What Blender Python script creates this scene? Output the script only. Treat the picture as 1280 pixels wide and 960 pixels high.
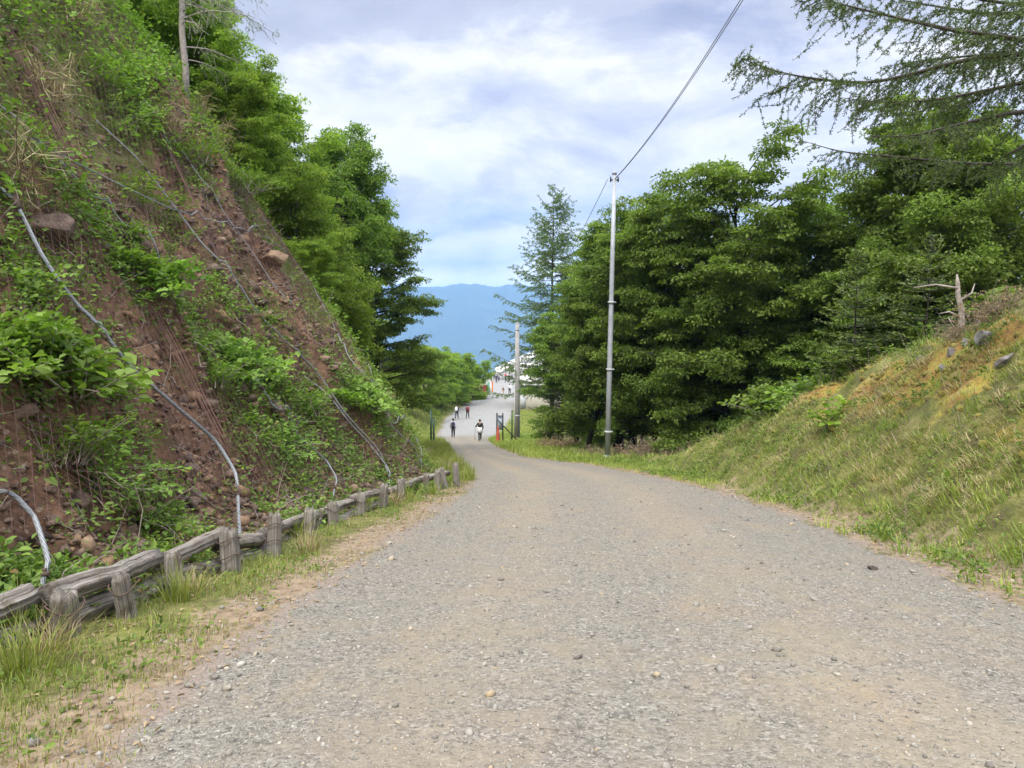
import bpy, math, random
import numpy as np
from math import radians as RAD, pi as PI
for o in list(bpy.data.objects): bpy.data.objects.remove(o)
SC = bpy.context.scene
COL = SC.collection
# ------------------------------------------------------------------ camera, sky, sun, exposure
PITCH = math.atan(95/930)
cam_d = bpy.data.cameras.new('camera'); cam = bpy.data.objects.new('camera', cam_d); COL.objects.link(cam)
cam.location = (0, 0, 1.6); cam.rotation_euler = (PI/2-PITCH, 0, 0)
cam_d.sensor_width = 36; cam_d.lens = 36*930/1280
cam_d.clip_start = .05; cam_d.clip_end = 60000
SC.camera = cam
SUN_EL, SUN_AZ = 52, 205          # azimuth clockwise from +y (the view direction)
world = bpy.data.worlds.new('World'); SC.world = world; world.use_nodes = True

class NT:
    """small node-tree helper"""
    def __init__(s, tree): s.t = tree; s.t.nodes.clear()
    def n(s, typ, ins=None, **props):
        nd = s.t.nodes.new(typ)
        for k, v in props.items(): setattr(nd, k, v)
        for k, v in (ins or {}).items():
            if isinstance(v, bpy.types.NodeSocket): s.t.links.new(v, nd.inputs[k])
            else: nd.inputs[k].default_value = v
        return nd
    def math(s, op, a, b=0.5, clamp=False):
        return s.n('ShaderNodeMath', {0: a, 1: b}, operation=op, use_clamp=clamp).outputs[0]
    def mix(s, f, a, b, blend='MIX'):
        nd = s.n('ShaderNodeMix', data_type='RGBA', blend_type=blend)
        for i, v in ((0, f), (6, a), (7, b)):
            if isinstance(v, bpy.types.NodeSocket): s.t.links.new(v, nd.inputs[i])
            else: nd.inputs[i].default_value = v if i == 0 else ((*v, 1) if len(v) == 3 else v)
        return nd.outputs[2]
    def ramp(s, f, stops, interp='LINEAR'):
        nd = s.n('ShaderNodeValToRGB', {0: f}); cr = nd.color_ramp; cr.interpolation = interp
        while len(cr.elements) < len(stops): cr.elements.new(.5)
        for e, (p, c) in zip(cr.elements, stops):
            e.position = p; e.color = (c, c, c, 1) if not hasattr(c, '__len__') else (*c, 1)
        return nd.outputs[0]
    def noise(s, vec, scale, detail=4, rough=.55, dist=0.):
        return s.n('ShaderNodeTexNoise', {'Vector': vec, 'Scale': scale, 'Detail': detail, 'Roughness': rough, 'Distortion': dist}).outputs[0]
    def sstep(s, f, a, b):
        return s.n('ShaderNodeMapRange', {0: f, 1: a, 2: b}, interpolation_type='SMOOTHSTEP').outputs[0]

def build_world():
    w = NT(world.node_tree)
    tc = w.n('ShaderNodeTexCoord').outputs['Generated']
    sky = w.n('ShaderNodeTexSky', sky_type='NISHITA', sun_disc=False)
    sky.sun_elevation = RAD(SUN_EL); sky.sun_rotation = RAD(SUN_AZ); sky.altitude = 2000; sky.air_density = 1.2; sky.dust_density = .6
    xyz = w.n('ShaderNodeSeparateXYZ', {0: tc})
    z = w.math('MAXIMUM', xyz.outputs[2], 0.)
    vec = w.n('ShaderNodeCombineXYZ', {0: w.math('MULTIPLY', xyz.outputs[0], 4.2), 1: w.math('MULTIPLY', xyz.outputs[1], 4.2), 2: w.math('MULTIPLY', z, 7.5)}).outputs[0]
    n1 = w.noise(vec, .95, 8, .58, .35)
    n2 = w.noise(vec, 2.1, 8, .6, .25)
    vec2 = w.n('ShaderNodeMapping', {0: vec, 1: (5.2, 1.3, 2.), 3: (.8, .8, 1.2)}).outputs[0]
    n3 = w.noise(vec2, 1.0, 8, .58, .4)
    # elevation wobbles with the clouds so that their bands have ragged edges
    nn = w.math('ADD', w.math('MULTIPLY', w.math('SUBTRACT', n1, .5), .34), w.math('MULTIPLY', w.math('SUBTRACT', n2, .5), .07))
    nn = w.math('MULTIPLY', nn, w.sstep(z, .0, .2))
    ze = w.math('ADD', z, nn)
    k = .435
    def c(r, g, b): return (r*k, g*k, b*k)
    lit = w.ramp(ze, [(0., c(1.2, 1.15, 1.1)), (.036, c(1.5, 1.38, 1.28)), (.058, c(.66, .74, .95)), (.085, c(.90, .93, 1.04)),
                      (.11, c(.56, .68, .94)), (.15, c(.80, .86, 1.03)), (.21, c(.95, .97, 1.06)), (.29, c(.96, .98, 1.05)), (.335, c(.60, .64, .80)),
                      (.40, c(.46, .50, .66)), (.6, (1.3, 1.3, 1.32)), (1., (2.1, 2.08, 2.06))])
    shade = w.ramp(n3, [(.36, (.62, .66, .82)), (.46, (.84, .86, .96)), (.53, (1.06, 1.05, 1.04)), (.66, (1.20, 1.18, 1.13))])
    lit = w.mix(1., lit, shade, 'MULTIPLY')
    puff = w.ramp(n2, [(.47, 0.), (.60, 1.)])
    puff = w.math('MULTIPLY', puff, w.sstep(z, .05, .12))
    lit = w.mix(w.math('MULTIPLY', puff, .32), lit, (.29, .31, .40))
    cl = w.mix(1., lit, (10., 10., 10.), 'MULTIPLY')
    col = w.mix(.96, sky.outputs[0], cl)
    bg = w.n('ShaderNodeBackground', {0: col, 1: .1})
    w.n('ShaderNodeOutputWorld', {0: bg.outputs[0]})
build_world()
sd = bpy.data.lights.new('sun', 'SUN'); sun = bpy.data.objects.new('sun', sd); COL.objects.link(sun)
sd.energy = 1.5; sd.angle = RAD(14); sd.color = (1., .93, .80)
sun.rotation_euler = (RAD(90-SUN_EL), 0, RAD(180-SUN_AZ)); sun.location = (0, -20, 60)
vs = SC.view_settings; vs.view_transform = 'Standard'; vs.look = 'None'; vs.gamma = 1; vs.use_curve_mapping = False; vs.exposure = 1.2
SC.render.engine = 'CYCLES'
cy = SC.cycles
cy.max_bounces = 7; cy.diffuse_bounces = 3; cy.glossy_bounces = 2; cy.transmission_bounces = 4; cy.transparent_max_bounces = 6; cy.volume_bounces = 1
cy.use_denoising = True; cy.use_adaptive_sampling = True; cy.adaptive_threshold = .012
cy.caustics_reflective = False; cy.caustics_refractive = False
try: cy.denoiser = 'OPENIMAGEDENOISE'; cy.denoising_prefilter = 'NONE'
except Exception: pass

# ------------------------------------------------------------------ numpy noise
def _h(ix, iy, iz, seed):
    h = (ix.astype(np.int64)*374761393 + iy.astype(np.int64)*668265263 + iz.astype(np.int64)*2147483647 + seed*974634777) & 0xffffffff
    h = ((h ^ (h >> 13))*1274126177) & 0xffffffff
    h = ((h ^ (h >> 16))*2246822519) & 0xffffffff
    return ((h ^ (h >> 15)) & 0xffffff)/float(0xffffff)
def vnoise(x, y, seed=0, z=None):
    x = np.asarray(x, float); y = np.asarray(y, float)
    ix = np.floor(x); iy = np.floor(y); fx = x-ix; fy = y-iy
    fx = fx*fx*(3-2*fx); fy = fy*fy*(3-2*fy)
    if z is None:
        o = np.zeros_like(ix)
        a = _h(ix, iy, o, seed); b = _h(ix+1, iy, o, seed); c = _h(ix, iy+1, o, seed); d = _h(ix+1, iy+1, o, seed)
        return (a*(1-fx)+b*fx)*(1-fy)+(c*(1-fx)+d*fx)*fy
    z = np.asarray(z, float); iz = np.floor(z); fz = z-iz; fz = fz*fz*(3-2*fz)
    r = 0
    for k in (0, 1):
        a = _h(ix, iy, iz+k, seed); b = _h(ix+1, iy, iz+k, seed); c = _h(ix, iy+1, iz+k, seed); d = _h(ix+1, iy+1, iz+k, seed)
        r = r + ((a*(1-fx)+b*fx)*(1-fy)+(c*(1-fx)+d*fx)*fy)*(fz if k else 1-fz)
    return r
def fbm(x, y, seed=0, octv=4, z=None, gain=.5):
    s = 0; a = 1; t = 0
    for i in range(octv):
        f = 2.03**i
        s = s + a*vnoise(x*f+i*17.3, y*f-i*9.1, seed+i, None if z is None else z*f); t += a; a *= gain
    return s/t
def sst(a, b, x):
    t = np.clip((np.asarray(x, float)-a)/(b-a), 0, 1); return t*t*(3-2*t)

# ------------------------------------------------------------------ the lie of the land
TY = np.arange(-60, 420, .25)
def table(pts, sig=1.5):
    p = np.array(pts, float); v = np.interp(TY, p[:, 0], p[:, 1])
    k = np.exp(-.5*(np.arange(-24, 25)*.25/sig)**2); k /= k.sum()
    return np.convolve(np.pad(v, 24, mode='edge'), k, 'valid')
_sl = np.interp(TY, [-60, 64, 80, 166, 172], [.152, .152, .03, .03, .55]); _z = -np.cumsum(_sl)*.25
_z -= np.interp(0, TY, _z)
T_L = table([(-20, -2.6), (0, -2.3), (3.3, -1.95), (6, -1.95), (11, -1.5), (16.8, -1.1), (20, -1.05), (23.5, -1.4), (33, -2.6), (52, -4.7), (65, -6.6), (72, -7.2), (88, -7.8), (100, -6.8), (120, -4.6), (140, -4.9), (160, -6), (180, -10)], 1.2)
T_R = table([(-20, 3.6), (0, 4.2), (6.4, 4.4), (12, 4.7), (17, 4.65), (21, 3.9), (26, 2.75), (32, .4), (44, -.9), (58, -1.9), (66, -1.9), (75, -1.2), (88, -.1), (100, .1), (120, .6), (140, 4), (160, 12), (180, 16)], 1.2)
T_F = table([(-20, -5.4), (0, -4.3), (5.5, -3.55), (8, -3.2), (11.6, -2.95), (14, -2.6), (17.5, -1.75), (19.2, -1.75), (21.5, -2.5), (25, -3.4), (35, -5.1), (52, -6.6), (65, -8), (75, -8.6), (90, -9), (105, -8), (125, -6), (145, -7), (160, -9), (180, -14)], .7)
T_B = table([(-20, 4.3), (0, 4.7), (6.4, 5.0), (12, 5.3), (18, 5.25), (22, 5.0), (26, 5.4), (30, 4), (36, 1.5), (44, .2), (60, -.6), (66, -.4), (88, 1.6), (120, 7), (160, 24), (180, 30)], 1.)
def zr(y): return np.interp(y, TY, _z)
def Led(y): return np.interp(y, TY, T_L)
def Red(y): return np.interp(y, TY, T_R)
def Ft(y): return np.interp(y, TY, T_F)
def Bt(y): return np.interp(y, TY, T_B)
_S = np.arange(0, 120, .1); _ps = np.interp(_S, [0, .5, 1.2, 6.0, 8, 15, 22, 120], [.35, .9, 1.62, 1.62, 1.05, .9, .55, .35]); _P = np.cumsum(_ps)*.1
def prof(s): return np.interp(s, _S, _P)
def kk(y): return np.interp(y, [-20, 30, 45, 72, 110, 150], [1, 1, .8, .42, .36, .2])
def Hs(x, y):
    """smooth ground height"""
    x = np.asarray(x, float); y = np.asarray(y, float)
    z = zr(y)
    s = np.maximum(Ft(y)-x, 0)
    z = z + kk(y)*prof(s)
    sr = np.maximum(x-Bt(y), 0)
    hc = np.interp(y, [-20, 0, 8, 12, 16, 18, 20, 22, 24, 26, 28], [5.4, 5.4, 5.3, 5.1, 4.4, 3.5, 2.5, 1.5, .6, .2, .05])
    bank = hc*(1-np.exp(-(sr/hc*1.42)**1.25)) - .12*np.maximum(sr-8, 0)
    fs = np.interp(y, [20, 28, 60, 80, 110, 170], [5, 3.5, 3, 8, 30, 60])
    fall = -.3*np.maximum(sr-fs, 0)-.25*np.maximum(sr-fs-35, 0)
    w = sst(23, 31, y)
    z = z + (1-w)*bank + w*fall
    return z
def H(x, y):
    x = np.asarray(x, float); y = np.asarray(y, float)
    z = Hs(x, y)
    s = Ft(y)-x
    a = sst(.1, 1.4, s)*np.interp(y, [-20, 22, 30, 60], [1, 1, .7, .4])
    n = fbm(x*.55, y*.55, 3, 3)-.5
    r = 1-np.abs(2*fbm(x*1.3+.4*y, y*1.1, 11, 4)-1)
    f = fbm(x*4.2, y*3.6, 23, 4)-.5
    bare = baremask(x, y)
    z = z + a*(1.7*n + bare*(1.25*(r-.75)+.6*f+.45*(np.abs(2*fbm(y*1.5+.3*x, x*.35, 29, 3)-1)-.3)) + .18*f)
    sr = x-Bt(y)
    b = sst(-.6, 1.2, sr)
    z = z + b*(.8*(fbm(x*.7, y*.7, 41, 3)-.5)+.42*(fbm(x*2.6, y*2.6, 45, 3)-.5))*np.interp(y, [-20, 30, 60], [1, .8, .4])
    # the road: ruts and washes, verge: tussocks
    road = sst(-.5, .5, x-Led(y))*sst(-.5, .5, Red(y)-x)
    z = z + .05*(fbm(x*.45, y*.3, 51, 3)-.5)*road + (1-road)*.09*(fbm(x*1.8, y*1.8, 55, 3)-.5)
    mid = (x-Led(y))/np.maximum(Red(y)-Led(y), .1)
    z = z + .06*(1-(2*np.clip(mid, 0, 1)-1)**2)-.03
    return z
def baremask(x, y):
    """1 where the cut shows bare soil and rock"""
    s = Ft(y)-x
    m = sst(.1, .6, s)*(1-sst(-.7, .7, s+1.8*(fbm(x*.5, y*.5, 61, 2)-.5)-np.interp(y, [6, 10, 13, 16, 18, 20], [3.2, 3.5, 4.2, 5.3, 6.6, 7.])))*(1-sst(20, 22, y))
    up = sst(4.6, 5.6, s)*(1-sst(9, 11, s))*(1-sst(10, 13, y))*sst(.46, .56, fbm(x*.45, y*.45, 67, 2))
    return np.clip(m+up*.9, 0, 1)
def nrm(x, y, e=.06, f=None):
    f = f or H
    gx = (f(x+e, y)-f(x-e, y))/(2*e); gy = (f(x, y+e)-f(x, y-e))/(2*e)
    n = np.stack([-gx, -gy, np.ones_like(gx)], -1)
    return n/np.linalg.norm(n, axis=-1, keepdims=True)
CP, SP = math.cos(PITCH), math.sin(PITCH)
def ray(px, py):
    cx = (px-640)/930; cyy = (480-py)/930
    return np.array([cx, CP+cyy*SP, cyy*CP-SP])
def hit(px, py, f=None):
    """the point of the land a sight line meets"""
    d = ray(px, py); t = 1.5*np.exp(np.linspace(0, 5.2, 6000))
    P = d[None]*t[:, None]+np.array([0, 0, 1.6])
    below = P[:, 2] < (f or H)(P[:, 0], P[:, 1])
    i = int(np.argmax(below)) if below.any() else len(t)-1
    return P[i]
def hitc(px, py):
    P = hit(px, py, Hs)
    if P[1] > 19.6: r = ray(px, py); P = np.array([r[0]/r[1]*19.6, 19.6, 0.]); P[2] = Hs(P[0], P[1])
    return P
def at(px, py, d):
    r = ray(px, py); return r*(d/r[1])+np.array([0, 0, 1.6])

# ------------------------------------------------------------------ fast meshes
def mk(name, V, faces, attrs=None, fattrs=None, smooth=False):
    """V (n,3); faces: list of (m,k) int arrays; attrs: point floats / fattrs: face floats"""
    V = np.ascontiguousarray(V, np.float32); faces = [np.asarray(f, np.int32) for f in faces if len(f)]
    me = bpy.data.meshes.new(name)
    me.vertices.add(len(V)); me.vertices.foreach_set('co', V.ravel())
    idx = np.concatenate([f.ravel() for f in faces]); me.loops.add(len(idx)); me.loops.foreach_set('vertex_index', idx)
    cnt = np.concatenate([np.full(len(f), f.shape[1], np.int32) for f in faces])
    me.polygons.add(len(cnt)); me.polygons.foreach_set('loop_start', np.concatenate([[0], np.cumsum(cnt)[:-1]]).astype(np.int32))
    me.update(calc_edges=True)
    if smooth: me.polygons.foreach_set('use_smooth', np.ones(len(cnt), bool))
    for dom, dd in (('POINT', attrs), ('FACE', fattrs)):
        for k, v in (dd or {}).items():
            me.attributes.new(k, 'FLOAT', dom).data.foreach_set('value', np.ascontiguousarray(v, np.float32))
    me.validate(); me.update()
    return me
class Bag:
    """collects pieces of one mesh"""
    def __init__(s): s.V = []; s.F = {}; s.n = 0; s.A = []; s.fa = {}
    def add(s, V, F, tint=0., along=None):
        V = np.asarray(V, float).reshape(-1, 3)
        for f in (F if isinstance(F, list) else [F]):
            f = np.asarray(f)
            if len(f): s.F.setdefault(f.shape[1], []).append(f+s.n)
        s.V.append(V); s.n += len(V)
        t = np.zeros((len(V), 3)); t[:, 0] = tint
        if along is not None: t[:, 1:] = along
        s.A.append(t)
        return s
    def mesh(s, name, smooth=False):
        A = np.concatenate(s.A)
        return mk(name, np.concatenate(s.V), [np.concatenate(v) for v in s.F.values()], {'tint': A[:, 0], 'along': A[:, 1], 'around': A[:, 2]}, smooth=smooth)
def link(name, me, mat, parent=None, loc=None):
    o = bpy.data.objects.new(name, me); COL.objects.link(o)
    if mat is not None and not me.materials: me.materials.append(mat)
    if parent is not None: o.parent = parent
    if loc is not None: o.location = loc
    return o
def tag(o, label=None, cat=None, group=None, kind=None):
    if label: o['label'] = label
    if cat: o['category'] = cat
    if group: o['group'] = group
    if kind: o['kind'] = kind
    return o
def empty(name, loc, rz=0, sc=1):
    o = bpy.data.objects.new(name, None); COL.objects.link(o); o.location = loc; o.rotation_euler = (0, 0, rz); o.scale = (sc, sc, sc); o.empty_display_size = .2
    return o
def dup(root):
    r = root.copy(); COL.objects.link(r)
    for c in root.children:
        d = c.copy(); COL.objects.link(d); d.parent = r
        for g in c.children:
            e = g.copy(); COL.objects.link(e); e.parent = d
    return r
def unit(v): return v/np.maximum(np.linalg.norm(v, axis=-1, keepdims=True), 1e-9)
def tube(P, R, n=6, cap=True, rough=0., seed=0, grooves=0.):
    """a tube along points P with radii R -> V, [quads, caps], along/around"""
    P = np.asarray(P, float); m = len(P); R = np.broadcast_to(np.asarray(R, float), (m,))
    T = np.gradient(P, axis=0); T = unit(T)
    ref = np.array([0, 0, 1.]) if abs(T[0, 2]) < .8 else np.array([1., 0, 0])
    U = unit(np.cross(T, ref)); W = np.cross(T, U)
    a = np.arange(n)*2*PI/n
    rr = R[:, None]*np.ones((m, n))
    L = np.concatenate([[0], np.cumsum(np.linalg.norm(np.diff(P, axis=0), axis=1))])
    if grooves: rr = rr*(1-grooves*(vnoise(np.tile(a*n*.35/ (2*PI)*2, (m, 1))+seed*7, L[:, None]*.8+np.zeros(n), seed) ))
    if rough: rr = rr*(1+rough*(fbm(np.cos(a)[None]*1.2+L[:, None]*2, np.sin(a)[None]*1.2+seed+np.zeros((m, 1)), seed, 3)-.5)*2)
    V = P[:, None]+rr[..., None]*(np.cos(a)[None, :, None]*U[:, None]+np.sin(a)[None, :, None]*W[:, None])
    i = np.arange(m-1)[:, None]*n; j = np.arange(n)[None]; j2 = (j+1) % n
    F = np.stack([i+j, i+j2, i+n+j2, i+n+j], -1).reshape(-1, 4)
    al = np.stack([np.repeat(L, n), np.tile(a, m)], -1)
    V = V.reshape(-1, 3); Fs = [F]
    if cap:
        k = len(V); V = np.concatenate([V, P[[0]], P[[-1]]]); al = np.concatenate([al, al[[0]], al[[-1]]])
        jj = np.arange(n); Fs.append(np.concatenate([np.stack([np.full(n, k), (jj+1) % n, jj], -1), np.stack([np.full(n, k+1), (m-1)*n+jj, (m-1)*n+(jj+1) % n], -1)]))
    return V, Fs, al
def addtube(bag, P, R, n=6, tint=0., **kw):
    V, F, al = tube(P, R, n, **kw); bag.add(V, F, tint, al)
def segs(A, B, ra, rb, n=3):
    """many straight sticks at once"""
    A = np.asarray(A, float); B = np.asarray(B, float); m = len(A)
    T = unit(B-A); ref = np.where(np.abs(T[:, 2:]) < .8, np.array([[0, 0, 1.]]), np.array([[1., 0, 0]]))
    U = unit(np.cross(T, ref)); W = np.cross(T, U); a = np.arange(n)*2*PI/n
    ring = np.cos(a)[None, :, None]*U[:, None]+np.sin(a)[None, :, None]*W[:, None]
    ra = np.broadcast_to(np.asarray(ra, float), (m,)); rb = np.broadcast_to(np.asarray(rb, float), (m,))
    V = np.concatenate([A[:, None]+ring*ra[:, None, None], B[:, None]+ring*rb[:, None, None]], 1)
    i = np.arange(m)[:, None]*2*n; j = np.arange(n)[None]; j2 = (j+1) % n
    return V.reshape(-1, 3), np.stack([i+j, i+j2, i+n+j2, i+n+j], -1).reshape(-1, 4)
def leaves(P, D, N, size, wid=.5, fold=.18):
    """leaf blades: points P, axis D, up N -> V (6 per leaf), quads (2 per leaf)"""
    D = unit(D); S = unit(np.cross(N, D)); N = np.cross(D, S); m = len(P)
    size = np.broadcast_to(np.asarray(size, float), (m,))[:, None]; w = size*wid*.5
    V = np.stack([P, P+D*size*.42+S*w+N*w*fold*2, P+D*size*.80+S*w*.55+N*w*fold, P+D*size-N*size*.12, P+D*size*.80-S*w*.55+N*w*fold, P+D*size*.42-S*w+N*w*fold*2], 1)
    i = np.arange(m)[:, None]*6
    F = np.concatenate([i+np.array([[0, 1, 2, 3]]), i+np.array([[0, 3, 4, 5]])], 1).reshape(-1, 4)
    return V.reshape(-1, 3), F
def cards(P, D, N, size, wid):
    """thin 4-cornered leaves or needles"""
    D = unit(D); S = unit(np.cross(N, D)); m = len(P)
    size = np.broadcast_to(np.asarray(size, float), (m,))[:, None]; w = np.broadcast_to(np.asarray(wid, float), (m,))[:, None]*.5
    V = np.stack([P, P+D*size*.5+S*w, P+D*size, P+D*size*.5-S*w], 1)
    return V.reshape(-1, 3), np.arange(m*4).reshape(-1, 4)
def blades(P, N, L, W, lean, rng, curl=.6):
    """grass blades: 5 points each"""
    m = len(P); az = rng.uniform(0, 2*PI, m); d = np.stack([np.cos(az), np.sin(az), np.zeros(m)], -1)+lean
    d[:, 2] = 0; side = unit(np.stack([-d[:, 1], d[:, 0], np.zeros(m)], -1)); c = (rng.uniform(.2, 1., m)*curl)[:, None]; L = L[:, None]; w = np.asarray(W)[:, None]*.5*side if np.ndim(W) else W*.5*side
    up = unit(N+np.array([0, 0, .6]))
    mid = P+L*.55*unit(up+d*c*.5); tip = mid+L*.5*unit(up*(1-c*.8)+d*c*1.3)
    V = np.stack([P-w, P+w, mid+w*.8, mid-w*.8, tip], 1); i = np.arange(m)[:, None]*5
    return V.reshape(-1, 3), [i+np.array([[0, 1, 2, 3]]), i+np.array([[3, 2, 4]])]
_ph = (1+5**.5)/2
ICO = unit(np.array([(-1, _ph, 0), (1, _ph, 0), (-1, -_ph, 0), (1, -_ph, 0), (0, -1, _ph), (0, 1, _ph), (0, -1, -_ph), (0, 1, -_ph), (_ph, 0, -1), (_ph, 0, 1), (-_ph, 0, -1), (-_ph, 0, 1)], float))
ICF = np.array([(0, 11, 5), (0, 5, 1), (0, 1, 7), (0, 7, 10), (0, 10, 11), (1, 5, 9), (5, 11, 4), (11, 10, 2), (10, 7, 6), (7, 1, 8), (3, 9, 4), (3, 4, 2), (3, 2, 6), (3, 6, 8), (3, 8, 9), (4, 9, 5), (2, 4, 11), (6, 2, 10), (8, 6, 7), (9, 8, 1)])
def icosub(V, F):
    mid = {}; V = list(map(tuple, V)); out = []
    def m(a, b):
        k = (min(a, b), max(a, b))
        if k not in mid:
            p = (np.array(V[a])+np.array(V[b]))/2; V.append(tuple(p/np.linalg.norm(p))); mid[k] = len(V)-1
        return mid[k]
    for a, b, c in F:
        x, y, z = m(a, b), m(b, c), m(c, a); out += [(a, x, z), (b, y, x), (c, z, y), (x, y, z)]
    return np.array(V), np.array(out)
IC2, ICF2 = icosub(ICO, ICF); IC3, ICF3 = icosub(IC2, ICF2); IC4, ICF4 = icosub(IC3, ICF3)
def stones(P, r, rng, flat=(.35, .8), jit=(.72, 1.22)):
    """many small angular stones in one go (20 faces each)"""
    m = len(P); sc = np.stack([rng.uniform(.75, 1.3, m), rng.uniform(.55, 1., m), rng.uniform(*flat, m)], -1)*np.asarray(r)[:, None]
    V = ICO[None]*rng.uniform(*jit, (m, 12, 1))*sc[:, None]
    a = rng.uniform(0, 2*PI, m); c, s = np.cos(a)[:, None], np.sin(a)[:, None]
    tl = rng.normal(0, .22, (m, 1)); V[..., 2] = V[..., 2]+tl*V[..., 0]
    V = np.stack([V[..., 0]*c-V[..., 1]*s, V[..., 0]*s+V[..., 1]*c, V[..., 2]], -1)+P[:, None]
    return V.reshape(-1, 3), (np.arange(m)[:, None, None]*12+ICF[None]).reshape(-1, 3)
def rock_mesh(name, size, seed, cut=11):
    """one boulder: a sphere sliced by planes, then roughened"""
    rng = np.random.default_rng(seed); V = IC4.copy()
    for i in range(cut):
        n = unit(rng.normal(size=3)); d = rng.uniform(.42, .8)
        k = V@n; over = np.maximum(k-d, 0); V = V-over[:, None]*n*.96
    V = V*(1+.22*(fbm(V[:, 0]*2.6+seed, V[:, 1]*2.6, seed, 5, V[:, 2]*2.6, .62)-.5))[:, None]
    return mk(name, V*np.asarray(size), [ICF4], {'tint': np.full(len(V), rng.uniform(.2, .8))})
# ------------------------------------------------------------------ materials
MATS = {}
def newmat(name):
    m = bpy.data.materials.new(name); m.use_nodes = True; MATS[name] = m
    return m, NT(m.node_tree)
def attr(w, name): return w.n('ShaderNodeAttribute', attribute_name=name).outputs['Fac']
def out(w, sh, vol=None): 
    o = w.n('ShaderNodeOutputMaterial', {0: sh} if sh else {})
    if vol: w.t.links.new(vol, o.inputs[1])
def princ(w, col, rough=.8, bump=None, **kw):
    ins = {'Base Color': col if isinstance(col, bpy.types.NodeSocket) else (*col, 1), 'Roughness': rough}
    if bump is not None: ins['Normal'] = bump
    ins.update({k: v for k, v in kw.items()})
    return w.n('ShaderNodeBsdfPrincipled', ins).outputs[0]
def bump(w, h, strength=.6, dist=.02): return w.n('ShaderNodeBump', {'Strength': strength, 'Distance': dist, 'Height': h}).outputs[0]

def leafmat(name, dark, light, trans=.3, rough=.6, vary=.19, brown=None):
    m, w = newmat(name)
    t = attr(w, 'tint'); col = w.mix(t, dark, light)
    if brown: col = w.mix(w.sstep(t, .965, .99), col, brown)
    r = w.n('ShaderNodeObjectInfo').outputs['Random']
    hs = w.n('ShaderNodeHueSaturation', {0: w.math('ADD', w.math('MULTIPLY', r, .014), .493), 1: 1., 2: w.math('ADD', w.math('MULTIPLY', r, vary*2), 1-vary), 4: col}).outputs[0]
    a = princ(w, hs, rough, **{'Specular IOR Level': .35})
    tr = w.n('ShaderNodeBsdfTranslucent', {0: w.mix(1., hs, (1.1, 1.25, .6), 'MULTIPLY')}).outputs[0]
    out(w, w.n('ShaderNodeMixShader', {0: trans, 1: a, 2: tr}).outputs[0])
    return m
leafmat('leaf_forest', (.095, .152, .024), (.24, .345, .066), .46)
leafmat('leaf_bright', (.14, .225, .028), (.32, .42, .07), .46)
leafmat('leaf_larch', (.10, .165, .055), (.20, .30, .10), .35)
leafmat('leaf_larch_near', (.065, .105, .035), (.130, .190, .060), .3)
leafmat('leaf_fir', (.052, .085, .024), (.125, .175, .045), .15)
leafmat('leaf_fir_young', (.10, .165, .036), (.23, .32, .075), .25)
leafmat('leaf_shrub', (.10, .185, .028), (.27, .40, .075), .4, brown=(.2, .13, .05))
leafmat('leaf_weed', (.08, .15, .025), (.24, .345, .065), .36, brown=(.2, .13, .05))
leafmat('grass_blade', (.125, .18, .028), (.36, .40, .09), .3)
leafmat('dry_blade', (.22, .165, .085), (.52, .43, .26), .2)
leafmat('grass_far', (.15, .22, .04), (.32, .37, .09), .2)
leafmat('dry_leaf', (.19, .125, .075), (.44, .34, .21), .2)

def simple(name, col, rough=.6, metal=0., nscale=6., namt=.25, bs=.15):
    m, w = newmat(name); tc = w.n('ShaderNodeTexCoord').outputs['Object']
    n = w.noise(tc, nscale, 5); f = w.ramp(n, [(.25, 1-namt), (.75, 1+namt)])
    out(w, princ(w, w.mix(1., col, f, 'MULTIPLY'), rough, bump(w, n, bs, .01), Metallic=metal)); return m
simple('bark', (.085, .070, .058), .9, 0, 9, .5, .8)
simple('bark_dark', (.050, .040, .034), .9, 0, 9, .5, .8)
simple('bark_pale', (.33, .29, .26), .9, 0, 14, .4, .6)
simple('twig', (.26, .22, .19), .9, 0, 5, .4, .2)
simple('twig_red', (.20, .125, .10), .9, 0, 5, .4, .2)
simple('steel', (.36, .385, .42), .6, .15, 3, .18, .05)
simple('concrete', (.30, .295, .29), .85, 0, 5, .2, .1)
simple('rust_wire', (.10, .065, .052), .85, .2, 20, .4, .2)
simple('net_wire', (.135, .072, .060), .8, .1, 3, .4, .1)
simple('black_metal', (.025, .027, .030), .5, .2, 6, .3, .05)
simple('cream_wall', (.50, .48, .42), .85, 0, 3, .1, .05)
simple('grey_rock', (.20, .185, .18), .92, 0, 4, .6, .9)
simple('moss_clump', (.20, .165, .04), .95, 0, 9, .6, .9)
simple('green_metal', (.030, .070, .045), .5, .2, 6, .3, .05)
simple('wire_dark', (.16, .17, .19), .6, .2, 4, .2, .02)
simple('orange_plastic', (.42, .075, .045), .55, 0, 3, .2, .05)
simple('white_paint', (.50, .50, .49), .6, 0, 3, .06, .02)
simple('grey_paint', (.42, .44, .46), .6, 0, 3, .1, .02)
simple('green_paint', (.10, .22, .06), .6, 0, 3, .2, .02)
simple('glass_dark', (.05, .07, .08), .15, 0, 3, .1, .01)
simple('net_panel', (.42, .50, .62), .7, 0, 8, .15, .02)

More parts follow.
